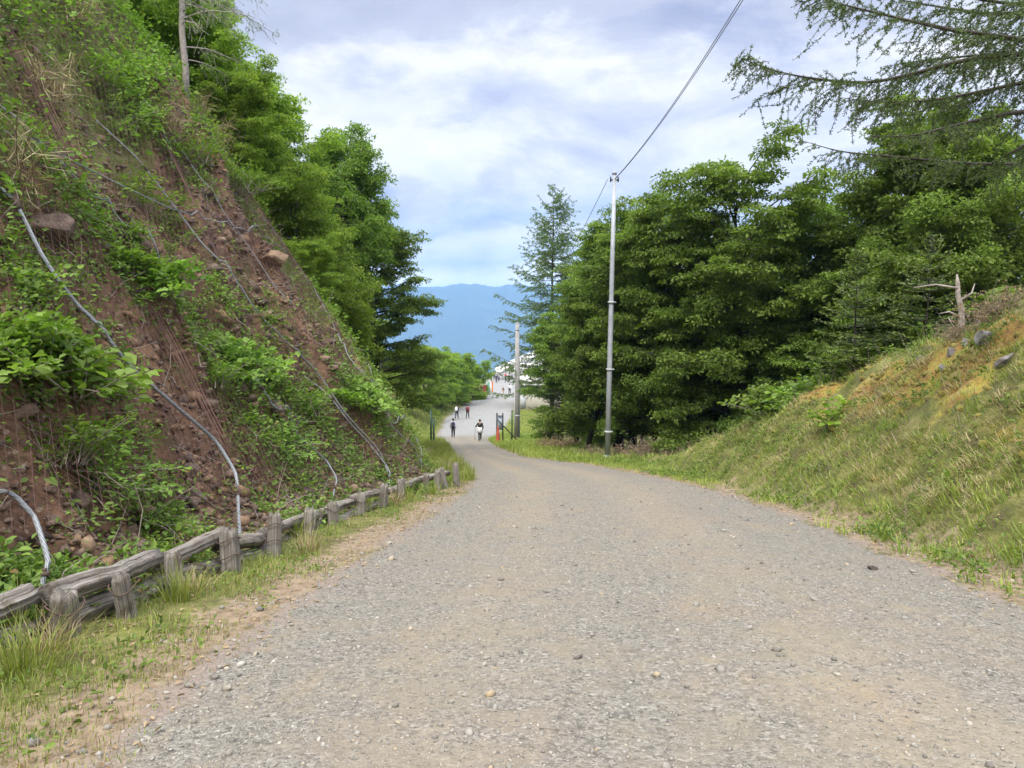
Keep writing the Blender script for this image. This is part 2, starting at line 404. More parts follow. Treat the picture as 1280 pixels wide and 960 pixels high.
m, w = newmat('cable')            # galvanised wire rope: strands wind round it
al, ar = attr(w, 'along'), attr(w, 'around')
s_ = w.math('SINE', w.math('ADD', w.math('MULTIPLY', al, 90.), w.math('MULTIPLY', ar, 6.)))
tc = w.n('ShaderNodeTexCoord').outputs['Object']
c_ = w.mix(w.math('MULTIPLY', w.math('ADD', s_, 1.), .5), (.14, .15, .165), (.34, .36, .385))
c_ = w.mix(w.sstep(w.noise(tc, 4., 4), .55, .72), c_, (.22, .20, .18))
out(w, princ(w, c_, .5, bump(w, s_, .6, .004), Metallic=.35))

m, w = newmat('weathered_wood')
al, ar = attr(w, 'along'), attr(w, 'around'); tc = w.n('ShaderNodeTexCoord').outputs['Object']
sn, cs = w.math('SINE', ar), w.math('COSINE', ar); t_ = attr(w, 'tint')
v_ = w.n('ShaderNodeCombineXYZ', {0: w.math('MULTIPLY', sn, 7.), 1: w.math('MULTIPLY', cs, 7.), 2: w.math('ADD', w.math('MULTIPLY', al, 1.6), w.math('MULTIPLY', t_, 40.))}).outputs[0]
g1 = w.noise(v_, 1.0, 7, .68, .3); g2 = w.noise(tc, 7, 4)
c_ = w.ramp(g1, [(.28, (.030, .024, .020)), (.40, (.15, .125, .105)), (.52, (.27, .245, .22)), (.70, (.46, .43, .39))])
c_ = w.mix(w.sstep(g2, .50, .72), c_, w.mix(1., c_, (.55, .50, .42), 'MULTIPLY'))
c_ = w.mix(w.math('MULTIPLY', w.sstep(w.noise(tc, 3.1, 3), .56, .7), .5), c_, (.12, .13, .055))
out(w, princ(w, c_, .9, bump(w, g1, 1., .03)))

m, w = newmat('gravel_stone')
t_ = attr(w, 'tint')
c_ = w.ramp(t_, [(0., (.10, .093, .083)), (.3, (.175, .164, .145)), (.62, (.25, .236, .21)), (.84, (.34, .323, .29)), (.93, (.32, .25, .155)), (1., (.52, .50, .46))])
tc = w.n('ShaderNodeTexCoord').outputs['Object']; nz = w.noise(tc, 60, 3)
out(w, princ(w, w.mix(1., c_, w.ramp(nz, [(.3, .8), (.7, 1.15)]), 'MULTIPLY'), .85, bump(w, nz, .4, .004)))

m, w = newmat('slope_rock')
tc = w.n('ShaderNodeTexCoord').outputs['Object']; t_ = attr(w, 'tint')
g1 = w.noise(tc, 3.2, 7, .65, .4); g2 = w.noise(tc, 17, 6, .65)
c_ = w.ramp(g1, [(.30, (.045, .032, .028)), (.45, (.105, .072, .058)), (.56, (.165, .115, .086)), (.72, (.27, .20, .14))])
c_ = w.mix(w.math('MULTIPLY', w.sstep(t_, .45, .95), .6), c_, (.34, .21, .11))
c_ = w.mix(1., c_, w.ramp(g2, [(.3, .7), (.7, 1.25)]), 'MULTIPLY')
out(w, princ(w, c_, .9, bump(w, w.math('ADD', g1, w.math('MULTIPLY', g2, .4)), .9, .03)))

def cloth(name, col):
    m, w = newmat(name); tc = w.n('ShaderNodeTexCoord').outputs['Object']; n = w.noise(tc, 14, 4)
    out(w, princ(w, w.mix(1., col, w.ramp(n, [(.3, .8), (.7, 1.15)]), 'MULTIPLY'), .9, bump(w, n, .3, .01)))
for k_, c_ in dict(cloth_black=(.018, .018, .022), cloth_navy=(.03, .035, .06), cloth_white=(.72, .72, .74), cloth_maroon=(.16, .03, .04), cloth_grey=(.30, .31, .35), cloth_red=(.55, .06, .05),
                   cloth_lilac=(.42, .40, .52), cloth_teal=(.25, .55, .50), cloth_tan=(.45, .32, .2), cloth_orange=(.6, .2, .06), skin=(.50, .32, .23), hair=(.015, .012, .011), shoe=(.05, .045, .04)).items(): cloth(k_, c_)

# ---- the ground: gravel, turf, bare soil and moss, blended by where they lie
m, w = newmat('ground_mix')
tc = w.n('ShaderNodeTexCoord').outputs['Object']
big = w.noise(tc, .55, 5, .6, .3); med = w.noise(tc, 2.6, 6, .65, .2); fine = w.noise(tc, 34, 5, .7); f2 = w.noise(tc, 9., 6, .7)
# gravel
v1 = w.n('ShaderNodeTexVoronoi', {'Vector': tc, 'Scale': 42.}); v2 = w.n('ShaderNodeTexVoronoi', {'Vector': tc, 'Scale': 95.})
g1 = w.ramp(w.n('ShaderNodeSeparateColor', {0: v1.outputs['Color']}).outputs[0], [(0., (.12, .112, .10)), (.35, (.19, .178, .156)), (.7, (.25, .235, .205)), (.92, (.30, .282, .25)), (1., (.36, .34, .30))])
g2 = w.ramp(w.n('ShaderNodeSeparateColor', {0: v2.outputs['Color']}).outputs[0], [(0., (.125, .116, .10)), (.5, (.21, .195, .168)), (.85, (.27, .253, .222)), (1., (.335, .317, .28))])
pick = w.sstep(w.math('ADD', w.n('ShaderNodeSeparateColor', {0: v1.outputs['Color']}).outputs[1], w.math('MULTIPLY', med, .6)), .62, .68)
grav = w.mix(pick, g2, g1)
dust = w.ramp(f2, [(.3, (.20, .176, .136)), (.7, (.285, .252, .195))])
grav = w.mix(w.math('MULTIPLY', w.sstep(w.math('ADD', med, w.math('MULTIPLY', attr(w, 'track'), .22)), .46, .68), .75), grav, dust)
grav = w.mix(1., grav, w.mix(attr(w, 'track'), (.86, .86, .855), (.97, .955, .925)), 'MULTIPLY')
tan = w.math('MULTIPLY', w.sstep(w.noise(w.n('ShaderNodeMapping', {0: tc, 1: (4.3, 9.1, 0.), 3: (1., .45, 1.)}).outputs[0], 1.1, 7, .72, .6),   .52, .72), .5)
grav = w.mix(w.math('MULTIPLY', tan, w.ramp(fine, [(.35, .5), (.62, 1.)])), grav, (.31, .235, .135))
pink = w.math('MULTIPLY', w.sstep(big, .48, .62), .35)
grav = w.mix(1., grav, w.mix(pink, (1., 1., 1.), (1.02, .95, .97)), 'MULTIPLY')
gh = w.math('ADD', w.math('MULTIPLY', w.math('SUBTRACT', 1., v1.outputs['Distance']), w.math('MULTIPLY', pick, 1.)), w.math('MULTIPLY', w.math('SUBTRACT', 1., v2.outputs['Distance']), .45))
# reddish trodden edge of litter
red = attr(w, 'litter')
edge = w.mix(w.sstep(f2, .35, .65), (.17, .115, .088), (.30, .225, .17))
# turf
turf = w.ramp(med, [(.28, (.085, .062, .038)), (.44, (.11, .115, .035)), (.58, (.17, .17, .05)), (.75, (.26, .21, .11))])
turf = w.mix(1., turf, w.ramp(fine, [(.3, .6), (.7, 1.25)]), 'MULTIPLY')
# soil
soil = w.ramp(w.noise(tc, 1.1, 8, .7, .6), [(.28, (.055, .030, .021)), (.42, (.112, .064, .043)), (.52, (.165, .094, .060)), (.62, (.25, .15, .088)), (.70, (.11, .078, .066)), (.8, (.20, .15, .12))])
soil = w.mix(1., soil, w.ramp(f2, [(.25, .45), (.5, .95), (.75, 1.3)]), 'MULTIPLY')
crv = w.n('ShaderNodeTexVoronoi', {'Vector': w.n('ShaderNodeMapping', {0: w.n('ShaderNodeVectorMath', {0: tc, 1: w.n('ShaderNodeVectorMath', {0: w.n('ShaderNodeTexNoise', {'Vector': tc, 'Scale': 3., 'Detail': 5.}).outputs[1], 1: (.5, .5, .5)}, operation='MULTIPLY').outputs[0]}, operation='ADD').outputs[0], 3: (1., 1., 1.5)}).outputs[0], 'Scale': 3.4}, feature='DISTANCE_TO_EDGE')
crack = w.ramp(crv.outputs['Distance'], [(0., .0), (.10, 1.)])
soil = w.mix(1., soil, w.mix(crack, (.62, .60, .60), (1., 1., 1.)), 'MULTIPLY')
peb = w.n('ShaderNodeTexVoronoi', {'Vector': tc, 'Scale': 16.})
pcol = w.n('ShaderNodeSeparateColor', {0: peb.outputs['Color']})
soil = w.mix(w.math('MULTIPLY', w.sstep(pcol.outputs[0], .72, .8), w.math('LESS_THAN', peb.outputs['Distance'], .42)), soil, w.ramp(pcol.outputs[1], [(0., (.09, .06, .05)), (.6, (.18, .125, .09)), (1., (.27, .20, .15))]))
soil = w.mix(w.math('MULTIPLY', w.sstep(w.noise(tc, 1.7, 5, .6), .55, .68), .6), soil, (.075, .085, .028))
sh = w.math('ADD', w.math('MULTIPLY', crack, .25), w.math('ADD', w.math('MULTIPLY', f2, 1.4), w.math('MULTIPLY', fine, .35)))
# moss and bare rock on the bank
moss = w.ramp(med, [(.30, (.13, .08, .04)), (.45, (.27, .16, .045)), (.56, (.28, .23, .05)), (.72, (.24, .25, .06))])
moss = w.mix(1., moss, w.ramp(fine, [(.3, .6), (.7, 1.3)]), 'MULTIPLY')
jit = w.math('ADD', w.math('MULTIPLY', w.math('SUBTRACT', f2, .5), .9), w.math('MULTIPLY', w.math('SUBTRACT', med, .5), .9))
def mask(name, k=1.): return w.sstep(w.math('ADD', attr(w, name), w.math('MULTIPLY', jit, k)), .38, .62)
mg = mask('gravel', .55)
col = w.mix(mask('bare', .5), turf, soil)
col = w.mix(mask('moss', .8), col, moss)
col = w.mix(w.math('MULTIPLY', mask('litter', 1.1), .8), col, edge)
col = w.mix(mg, col, grav)
col = w.mix(w.math('MULTIPLY', w.math('MULTIPLY', mask('litter', .9), .55), mg), col, (.25, .185, .155))
paved = attr(w, 'paved')
col = w.mix(paved, col, w.ramp(med, [(.3, (.20, .20, .198)), (.7, (.27, .27, .265))]))
hh = w.n('ShaderNodeMix', {0: mg, 2: sh, 3: gh}, data_type='FLOAT').outputs[0]
out(w, princ(w, col, .92, bump(w, hh, .8, .015), **{'Specular IOR Level': .25}))

m, w = newmat('valley_floor')
tc = w.n('ShaderNodeTexCoord').outputs['Object']
n_ = w.noise(tc, .006, 9, .6); n2_ = w.n('ShaderNodeTexVoronoi', {'Vector': tc, 'Scale': .011}).outputs['Color']
c_ = w.ramp(n_, [(.35, (.03, .055, .025)), (.52, (.05, .085, .035)), (.62, (.10, .11, .07)), (.75, (.22, .21, .19))])
out(w, princ(w, w.mix(.2, c_, n2_, 'SOFT_LIGHT'), .95))
m, w = newmat('mountain_forest')
tc = w.n('ShaderNodeTexCoord').outputs['Object']; n_ = w.noise(tc, .004, 9, .65)
out(w, princ(w, w.ramp(n_, [(.35, (.016, .028, .018)), (.6, (.03, .048, .028)), (.75, (.06, .066, .05))]), .95))
# ------------------------------------------------------------------ ground, road, valley, mountains, haze
def rows(a, b, st): return np.arange(a, b, st)
YS = np.concatenate([rows(-14, 0, .5), rows(0, 2, .15), rows(2, 24, .11), rows(24, 40, .25), rows(40, 100, .8), rows(100, 172, 2), rows(172, 215, 5)])
def sheet(name, X, Y, fattrs):
    Z = H(X, Y); r, c = X.shape
    i = np.arange(r-1)[:, None]*c+np.arange(c-1)[None]
    F = np.stack([i, i+1, i+c+1, i+c], -1).reshape(-1, 4)
    x, y = X.ravel(), Y.ravel()
    me = mk(name, np.stack([x, y, Z.ravel()], -1), [F], {k: f(x, y) for k, f in fattrs.items()}, smooth=True)
    return tag(link(name, me, MATS['ground_mix']), kind='structure')
def a_gravel(x, y):
    wob = .5*(fbm(x*.9, y*.9, 71, 3)-.5)+.25*(fbm(x*3.3, y*3.3, 73, 2)-.5)
    return np.clip(.5+(np.minimum(x-Led(y), Red(y)-x)+wob)/.7, 0, 1)
def a_bare(x, y): return baremask(x, y)
def a_moss(x, y):
    sr = x-Bt(y); return sst(.7, 2.3, sr+1.5*(fbm(x*.6, y*.6, 83, 2)-.5))*(1-sst(22, 26, y))*np.interp(fbm(x*.8, y*.8, 85, 3), [.36, .53], [.15, .9])
def a_litter(x, y):
    d = np.minimum(np.abs(x-Led(y)+.25)/.8, np.abs(x-Red(y)-.35)/1.0)
    return np.clip(.95-d, 0, .9)*(1-sst(45, 60, y))
def a_paved(x, y): return sst(66, 73, y)*a_gravel(x, y)
def a_track(x, y):
    m = (x-Led(y))/np.maximum(Red(y)-Led(y), .1)*2-1+.10*(fbm(y*.25, x*.4, 79, 2)-.5)*2
    t = np.maximum(np.exp(-((m+.42)/.17)**2), np.exp(-((m-.30)/.2)**2)); return t*np.interp(fbm(x*.8, y*.5, 78, 3), [.3, .6], [.45, 1.])*a_gravel(x, y)
AT = dict(track=a_track, gravel=a_gravel, bare=a_bare, moss=a_moss, litter=a_litter, paved=a_paved)
yy = YS[:, None]
F_, L_, R_, B_ = Ft(yy), Led(yy), Red(yy), Bt(yy)
sL = np.concatenate([[0], .08*np.arange(1, 150), 12+np.cumsum(.2*1.09**np.arange(34))])
sheet('hillside', (F_-sL[None])[:, ::-1], yy+0*sL[None], AT)
tv = np.linspace(0, 1, 22)[None]; sheet('grass_verge', F_+(L_-.6-F_)*tv if False else F_+(L_-F_)*tv, yy+0*tv, AT)
tv = np.linspace(0, 1, 60)[None]; sheet('gravel_road', L_+(R_-L_)*tv, yy+0*tv, AT)
sR = np.concatenate([np.array([0.]), .1*np.arange(1, 80), 8+np.cumsum(.2*1.09**np.arange(42))])
tv = np.linspace(0, 1, 14)[None]; Bx = np.maximum(B_, R_+.15)
XR = np.concatenate([R_+(Bx-R_)*tv, Bx+sR[None, 1:]], 1); sheet('grass_bank', XR, yy+0*XR, AT)

def far_sheet(name, xs, ys, f, mat):
    X, Y = np.meshgrid(xs, ys); c = len(xs); r = len(ys)
    i = np.arange(r-1)[:, None]*c+np.arange(c-1)[None]; F = np.stack([i, i+1, i+c+1, i+c], -1).reshape(-1, 4)
    return tag(link(name, mk(name, np.stack([X, Y, f(X, Y)], -1).reshape(-1, 3), [F], smooth=True), mat), kind='structure')
def vz(x, y):
    d = np.hypot(x, y)
    z = np.interp(d, [0, 60, 150, 260, 700, 1800, 4200, 9000], [-90, -90, -75, -95, -220, -400, -420, -420])
    return z + np.interp(d, [200, 1500], [0, 1])*60*(fbm(x/700., y/700., 91, 4)-.5)
far_sheet('valley_ground', np.concatenate([-np.geomspace(24000, 40, 64), np.geomspace(40, 24000, 64)]), np.concatenate([-np.geomspace(8000, 60, 16), [-20, 20], np.geomspace(60, 40000, 110)]), vz, MATS['valley_floor'])
def mz(x, y):
    u = (y-4300)/1900.; ridge = 140+190*(fbm(x/1500.+3, 0*x+.3, 95, 4)-.35)+62*(fbm(x/150.+9, 0*x+.7, 99, 4)-.5)
    sp = 1-np.abs(2*fbm(x/520., y/900., 97, 5)-1)
    k = np.clip(u, 0, 1); z = -440+(ridge+440)*k**.9*(1-.28*(1-sp)*(1-k*.8))
    return z - np.clip((y-6200)/1500., 0, 1)*350
far_sheet('mountain_range', np.concatenate([np.linspace(-9000, -3000, 60), np.linspace(-2970, 2400, 300), np.linspace(2440, 9000, 60)]), np.linspace(4300, 7600, 70), mz, MATS['mountain_forest'])

m, w = newmat('haze_air')
pv = w.n('ShaderNodeVolumePrincipled', {'Color': (.34, .60, 1., 1), 'Density': 1.5e-4, 'Anisotropy': .1}).outputs[0]
out(w, None, pv)
def box_mesh(name, x0, x1, y0, y1, z0, z1):
    V = [(x, y, z) for z in (z0, z1) for x, y in ((x0, y0), (x1, y0), (x1, y1), (x0, y1))]
    return mk(name, np.array(V), [np.array([(3, 2, 1, 0), (4, 5, 6, 7), (0, 1, 5, 4), (1, 2, 6, 5), (2, 3, 7, 6), (3, 0, 4, 7)])])
tag(link('haze', box_mesh('haze', -26000, 26000, -9000, 42000, -520, 262), m), kind='stuff')
# ------------------------------------------------------------------ plants
def spray_leaves(C, rad, cnt, rng, size, wid=.62, droop=.3, tilt=.42, axis=None):
    """flat tiers of leaves: centres C, radii rad"""
    idx = np.repeat(np.arange(len(C)), cnt); m = len(idx)
    r = np.sqrt(rng.uniform(0, 1, m))*rad[idx]; a = rng.uniform(0, 2*PI, m)
    off = np.stack([r*np.cos(a), r*np.sin(a), -droop*r*r/np.maximum(rad[idx], .05)+rng.normal(0, .028, m)*(1+rad[idx])], -1)
    P = C[idx]+off
    D = off*np.array([1, 1, .5])+rng.normal(0, .35, (m, 3)); D[:, 2] -= .25*np.abs(rng.normal(0, 1, m))*.5
    N = np.array([0, 0, 1.])+rng.normal(0, tilt, (m, 3))
    return P, D, N, np.clip(rng.normal(size, size*.22, m), size*.4, size*1.6)
def curve(p, d, L, n, rise, rng, wob=.06):
    """a limb that starts along d and bends by rise"""
    t = np.linspace(0, 1, n)[:, None]; d = d/np.linalg.norm(d)
    P = p+d*L*t+np.array([0, 0, rise*L])*t*t
    P[1:] += np.cumsum(rng.normal(0, wob*L/n, (n-1, 3)), 0)
    return P
def broadleaf(name, seed, Ht, R, base=.15, nl=26, leaf=.12, dens=42, lobes=1., stems=1, tier=1., top=.5, tilt=.40, thick=0.):
    """trunk and tiered crown of a maple or beech like tree"""
    rng = np.random.default_rng(seed); wood = Bag(); Cs = []; Rs = []
    per = max(4, nl//stems)
    for s in range(stems):
        lean = np.clip(rng.normal(0, .10 if stems == 1 else .22, 2), -.24, .24); hh = Ht*(1 if s == 0 else rng.uniform(.75, .95))
        tp = np.zeros((9, 3)); tp[:, 2] = np.linspace(0, hh*.93, 9)-.15
        tp[:, :2] += np.linspace(0, 1, 9)[:, None]**1.2*lean*hh+np.cumsum(rng.normal(0, .012*hh, (9, 2)), 0)*np.linspace(0, 1, 9)[:, None]
        r0 = (.010+.012/stems)*hh; addtube(wood, tp, r0*(1-np.linspace(0, .9, 9))**.9, 8, rough=.1, seed=seed)
        az = rng.uniform(0, 6)
        for i in range(per):
            f = base+(1-base)*((i+rng.uniform(.1, .9))/per)**.72; az += 2.4+rng.normal(0, .35)
            p = np.array([np.interp(f*hh*.93, tp[:, 2], tp[:, k]) for k in range(3)])
            u = (f-base)/(1-base); env = np.clip(1-((u-top*.75)/(1.02-top*.3))**2, .12, 1)**.6
            L = R*env*rng.uniform(.62, 1.18)*(1 if stems == 1 else .85)
            el = np.interp(u, [0, .5, 1], [.04, .46, 1.15])+rng.normal(0, .22)
            d = np.array([math.cos(az)*math.cos(el), math.sin(az)*math.cos(el), math.sin(el)])
            lp = curve(p, d, L, 6, -.13+.1*u, rng, .10); addtube(wood, lp, np.linspace(r0*.34*(1-.5*u), .012, 6), 5, cap=False)
            ns = int(4+L*2.7)
            for k in range(ns):
                g = .28+.72*(k+rng.uniform(0, 1))/ns; q = np.array([np.interp(g, np.linspace(0, 1, 6), lp[:, c]) for c in range(3)])
                sa = az+rng.choice([-1, 1])*rng.uniform(.5, 1.25); sl = L*rng.uniform(.22, .44)*(1.15-.5*g)
                e2 = rng.normal(.12, .28); sp = curve(q, np.array([math.cos(sa)*math.cos(e2), math.sin(sa)*math.cos(e2), math.sin(e2)]), sl, 4, -.08, rng)
                addtube(wood, sp, np.linspace(.014, .006, 4), 3, cap=False)
                for h in (.55, 1.):
                    Cs.append(sp[int(round(h*3))]+rng.normal(0, .05, 3)); Rs.append(rng.uniform(.30, .62)*(.7+.06*R)*lobes)
            Cs.append(lp[-1]); Rs.append(.45*lobes)
    C = np.array(Cs); Rr = np.array(Rs); cnt = np.maximum((dens*Rr/.4).astype(int), 6)
    P, D, N, S = spray_leaves(C, Rr, cnt, rng, leaf, droop=.26*tier, tilt=tilt)
    P[:, 2] += rng.normal(0, 1, len(P))*thick
    V, F = leaves(P, D, N, S, .6)
    tone = np.repeat(rng.uniform(.0, .85, len(C)), cnt); tint = np.clip(tone+rng.normal(0, .16, len(P)), 0, .95)
    return wood.mesh(name+'_trunk', True), mk(name+'_crown', V, [F], fattrs={'tint': np.repeat(tint, 2)})
def conifer(name, seed, Ht, R, kind='larch', base=.06, gap=.32, fine=1.):
    """larch: loose drooping boughs with needle tufts; fir: flat dense fans"""
    rng = np.random.default_rng(seed); wood = Bag(); n = 10
    tp = np.zeros((n, 3)); tp[:, 2] = np.linspace(-.1, Ht, n); tp[:, :2] += np.cumsum(rng.normal(0, .006*Ht, (n, 2)), 0)*.5
    addtube(wood, tp, (.004+.010*Ht)*(1-np.linspace(0, .97, n)), 7, rough=.1, seed=seed)
    A = []; B = []; tn = []; z = base*Ht
    while z < Ht*.985:
        u = z/Ht; k = 4 if kind == 'larch' else 6
        for i in range(k):
            az = rng.uniform(0, 2*PI); L = R*(1-u)**(.75 if kind == 'larch' else .9)*rng.uniform(.6, 1.15)+.12
            if u < .18: L *= .55+u*2.5
            p = np.array([np.interp(z, tp[:, 2], tp[:, c]) for c in range(3)])
            el = np.interp(u, [0, .6, 1], [-.12, .12, .75])+rng.normal(0, .1)
            if kind == 'fir': el = np.interp(u, [0, .6, 1], [.05, .22, .8])+rng.normal(0, .08)
            d = np.array([math.cos(az)*math.cos(el), math.sin(az)*math.cos(el), math.sin(el)])
            m_ = 7; t = np.linspace(0, 1, m_)[:, None]
            lp = p+d*L*t+np.array([0, 0, 1])*L*((-.22 if kind == 'larch' else -.12)*t*(1-t)*1.6+.06*t*t)+rng.normal(0, .02*L, (m_, 3))*t
            addtube(wood, lp, np.linspace(.006+.006*L, .004, m_), 4, cap=False)
            ns = max(3, int(L/(.19 if kind == 'larch' else .13)*fine)); tone = rng.uniform(.1, .7)
            for j in range(ns):
                g = .12+.88*(j+.5)/ns; q = np.array([np.interp(g, t[:, 0], lp[:, c]) for c in range(3)]); s_ = (-1)**j
                if kind == 'larch':
                    sl = min(L*.42, .95)*rng.uniform(.5, 1.1)*(1.1-.55*g); dd = d*rng.uniform(.3, .8)+s_*np.array([-d[1], d[0], 0])*rng.uniform(.4, .9)+np.array([0, 0, rng.uniform(-.75, .05)])
                else:
                    sl = min(L*.45, .7)*rng.uniform(.8, 1.1)*(1.12-.8*g); dd = d*.75+s_*np.array([-d[1], d[0], 0])*.8+np.array([0, 0, rng.normal(-.05, .08)])
                A.append(q); B.append(q+unit(dd)*sl); tn.append(tone)
        z += gap*rng.uniform(.7, 1.3)*(.55+.6*(1-u))
    A = np.array(A); B = np.array(B); tn = np.array(tn)
    V, F = segs(A, B, .006, .003, 3); wood.add(V, F)
    L = np.linalg.norm(B-A, axis=1)
    st = .055/fine if kind == 'larch' else .030/fine
    c = np.maximum((L/st).astype(int), 3); idx = np.repeat(np.arange(len(A)), c); m = len(idx); f = rng.uniform(.05, 1.03, m)[:, None]
    P = A[idx]+(B-A)[idx]*f; ax = unit(B-A)[idx]
    if kind == 'larch':
        P = np.repeat(P, 3, 0); ax = np.repeat(ax, 3, 0); idx = np.repeat(idx, 3); m = len(idx)
        D = ax*.5+rng.normal(0, .75, (m, 3))+np.array([0, 0, .15]); N = rng.normal(0, 1, (m, 3)); V, F = cards(P, D, N, rng.uniform(.08, .15, m), rng.uniform(.03, .05, m))
    else:
        side = unit(np.cross(ax, np.array([0, 0, 1.]))+1e-6)*rng.choice([-1, 1], (m, 1)); D = ax*.8+side+np.array([0, 0, .25])+rng.normal(0, .25, (m, 3)); N = np.array([0, 0, 1.])+rng.normal(0, .4, (m, 3))
        V, F = cards(P, D, N, rng.uniform(.07, .13, m), rng.uniform(.026, .042, m))
    tint = np.clip(tn[idx]+rng.normal(0, .2, m), 0, .95)
    return wood.mesh(name+'_trunk', True), mk(name+'_crown', V, [F], fattrs={'tint': tint})
def shrub(name, seed, R, Ht, n=40, leaf=.07, lpt=16, stem=.007, spread=1., wid=.7, tilt=.5):
    """leafy shrub: arching stems with leaves along and at the tips"""
    rng = np.random.default_rng(seed); wood = Bag(); Ps = []; Ds = []; Ns = []; T = []
    for i in range(n):
        a = rng.uniform(0, 2*PI); el = rng.uniform(.25, 1.45); L = np.hypot(R*math.cos(el), Ht*math.sin(el))*rng.uniform(.6, 1.1)
        d = np.array([math.cos(a)*math.cos(el)*spread, math.sin(a)*math.cos(el)*spread, math.sin(el)])
        p0 = np.array([rng.normal(0, R*.18), rng.normal(0, R*.18), -.08]); lp = curve(p0, d, L, 6, -.18, rng, .05)
        addtube(wood, lp, np.linspace(stem, stem*.35, 6), 3, cap=False); tone = rng.uniform(.1, .75)
        m = lpt; f = 1-rng.uniform(0, 1, m)**1.6*.8; P = np.stack([np.interp(f, np.linspace(0, 1, 6), lp[:, c]) for c in range(3)], -1)
        aa = rng.uniform(0, 2*PI, m); D = np.stack([np.cos(aa), np.sin(aa), rng.normal(.0, .25, m)], -1)+d*.4
        Ps.append(P+unit(D)*rng.uniform(0, .06, (m, 1))*R*2); Ds.append(D); Ns.append(np.array([0, 0, 1.])+rng.normal(0, tilt, (m, 3))); T.append(np.clip(tone+rng.normal(0, .15, m), 0, 1))
    P, D, N, T = map(np.concatenate, (Ps, Ds, Ns, T)); V, F = leaves(P, D, N, np.clip(rng.normal(leaf, leaf*.25, len(P)), leaf*.4, leaf*1.7), wid)
    return wood.mesh(name+'_stem', True), mk(name+'_leaves', V, [F], fattrs={'tint': np.repeat(T, 2)})
def twiggy(name, seed, R, Ht, n=70, leafn=8):
    """dry pale shrub: bare twigs with a few withered leaves"""
    rng = np.random.default_rng(seed); wood = Bag(); A = []; B = []; P = []
    for i in range(n):
        a = rng.uniform(0, 2*PI); el = rng.uniform(.3, 1.5); p0 = np.array([rng.normal(0, R*.35), rng.normal(0, R*.3), -.05]); L = Ht*rng.uniform(.55, 1.15)
        d = np.array([math.cos(a)*math.cos(el), math.sin(a)*math.cos(el), math.sin(el)]); lp = curve(p0, d, L, 5, -.1, rng, .12); addtube(wood, lp, np.linspace(.007, .003, 5), 3, cap=False)
        for k in range(6):
            q = lp[rng.integers(1, 5)]; A.append(q); B.append(q+(d*.4+rng.normal(0, .5, 3))*rng.uniform(.1, .3)*Ht)
    A = np.array(A); B = np.array(B); V, F = segs(A, B, .004, .002); wood.add(V, F)
    idx = rng.integers(0, len(A), n*leafn); P = A[idx]+(B-A)[idx]*rng.uniform(.3, 1, (len(idx), 1)); m = len(P)
    V, F = leaves(P, rng.normal(0, 1, (m, 3)), rng.normal(0, 1, (m, 3)), rng.uniform(.04, .09, m), .45)
    return wood.mesh(name+'_stem', True), mk(name+'_leaves', V, [F], fattrs={'tint': np.repeat(rng.uniform(0, 1, m), 2)})
VAR = {}
def plant(name, meshes, parts, mats, loc, rz, sc, label, cat, group=None, tilt=None):
    root = empty(name, loc, rz, sc)
    if tilt: root.rotation_euler = (tilt[0], tilt[1], rz)
    for me, pn, mt in zip(meshes, parts, mats):
        k = (me.name, mt)
        if k not in VAR: VAR[k] = me if not me.materials else me.copy(); VAR[k].materials.clear(); VAR[k].materials.append(MATS[mt])
        link(pn, VAR[k], None, root)
    return tag(root, label, cat, group)
RN = np.random.default_rng(5)
def gz(x, y, d=-.12): return (x, y, float(H(np.array([x]), np.array([y]))[0])+d)
# --- broadleaf prototypes (meshes shared by the copies)
BW = [broadleaf('maple_a', 1, 12, 4.0, .06, 58, .125, 62), broadleaf('maple_b', 2, 11.5, 4.4, .2, 58, .125, 62, stems=2), broadleaf('maple_c', 3, 11.5, 4.3, .24, 60, .125, 62, stems=3),
      broadleaf('maple_d', 4, 8, 3.2, .04, 50, .12, 62, stems=2)]
BW += [broadleaf('oak_a', 5, 11.5, 4.2, .12, 58, .15, 52, stems=2, tier=1.6, tilt=.8, thick=.13), broadleaf('oak_b', 6, 12, 4.1, .2, 56, .105, 70, stems=3, tier=1.4, tilt=.7, thick=.10)]
BB = [broadleaf('young_a', 11, 6.5, 2.7, .04, 48, .115, 60, stems=2), broadleaf('young_b', 12, 6.5, 2.5, .05, 50, .105, 66, stems=3, tier=1.3, tilt=.65, thick=.07), broadleaf('young_c', 13, 5, 2.4, .03, 46, .12, 58, stems=3, tier=1.5, tilt=.75, thick=.10)]
LA = [conifer('larch_a', 21, 18, 6.4, 'larch', .24, .34, 1.15), conifer('larch_b', 22, 10, 2.8, 'larch', .1, .34)]
FI = [conifer('fir_a', 31, 11, 3.2, 'fir', .03, .36), conifer('fir_b', 32, 3.2, 1.35, 'fir', .02, .22, 1.5)]
def tree(kind, me, mat, x, y, rz, sc, label, cat='tree', group=None, bark='bark_dark', d=-.12):
    return plant(kind, me, ('trunk', 'crown'), (bark, mat), gz(x, y, d), rz, sc, label, cat, group)
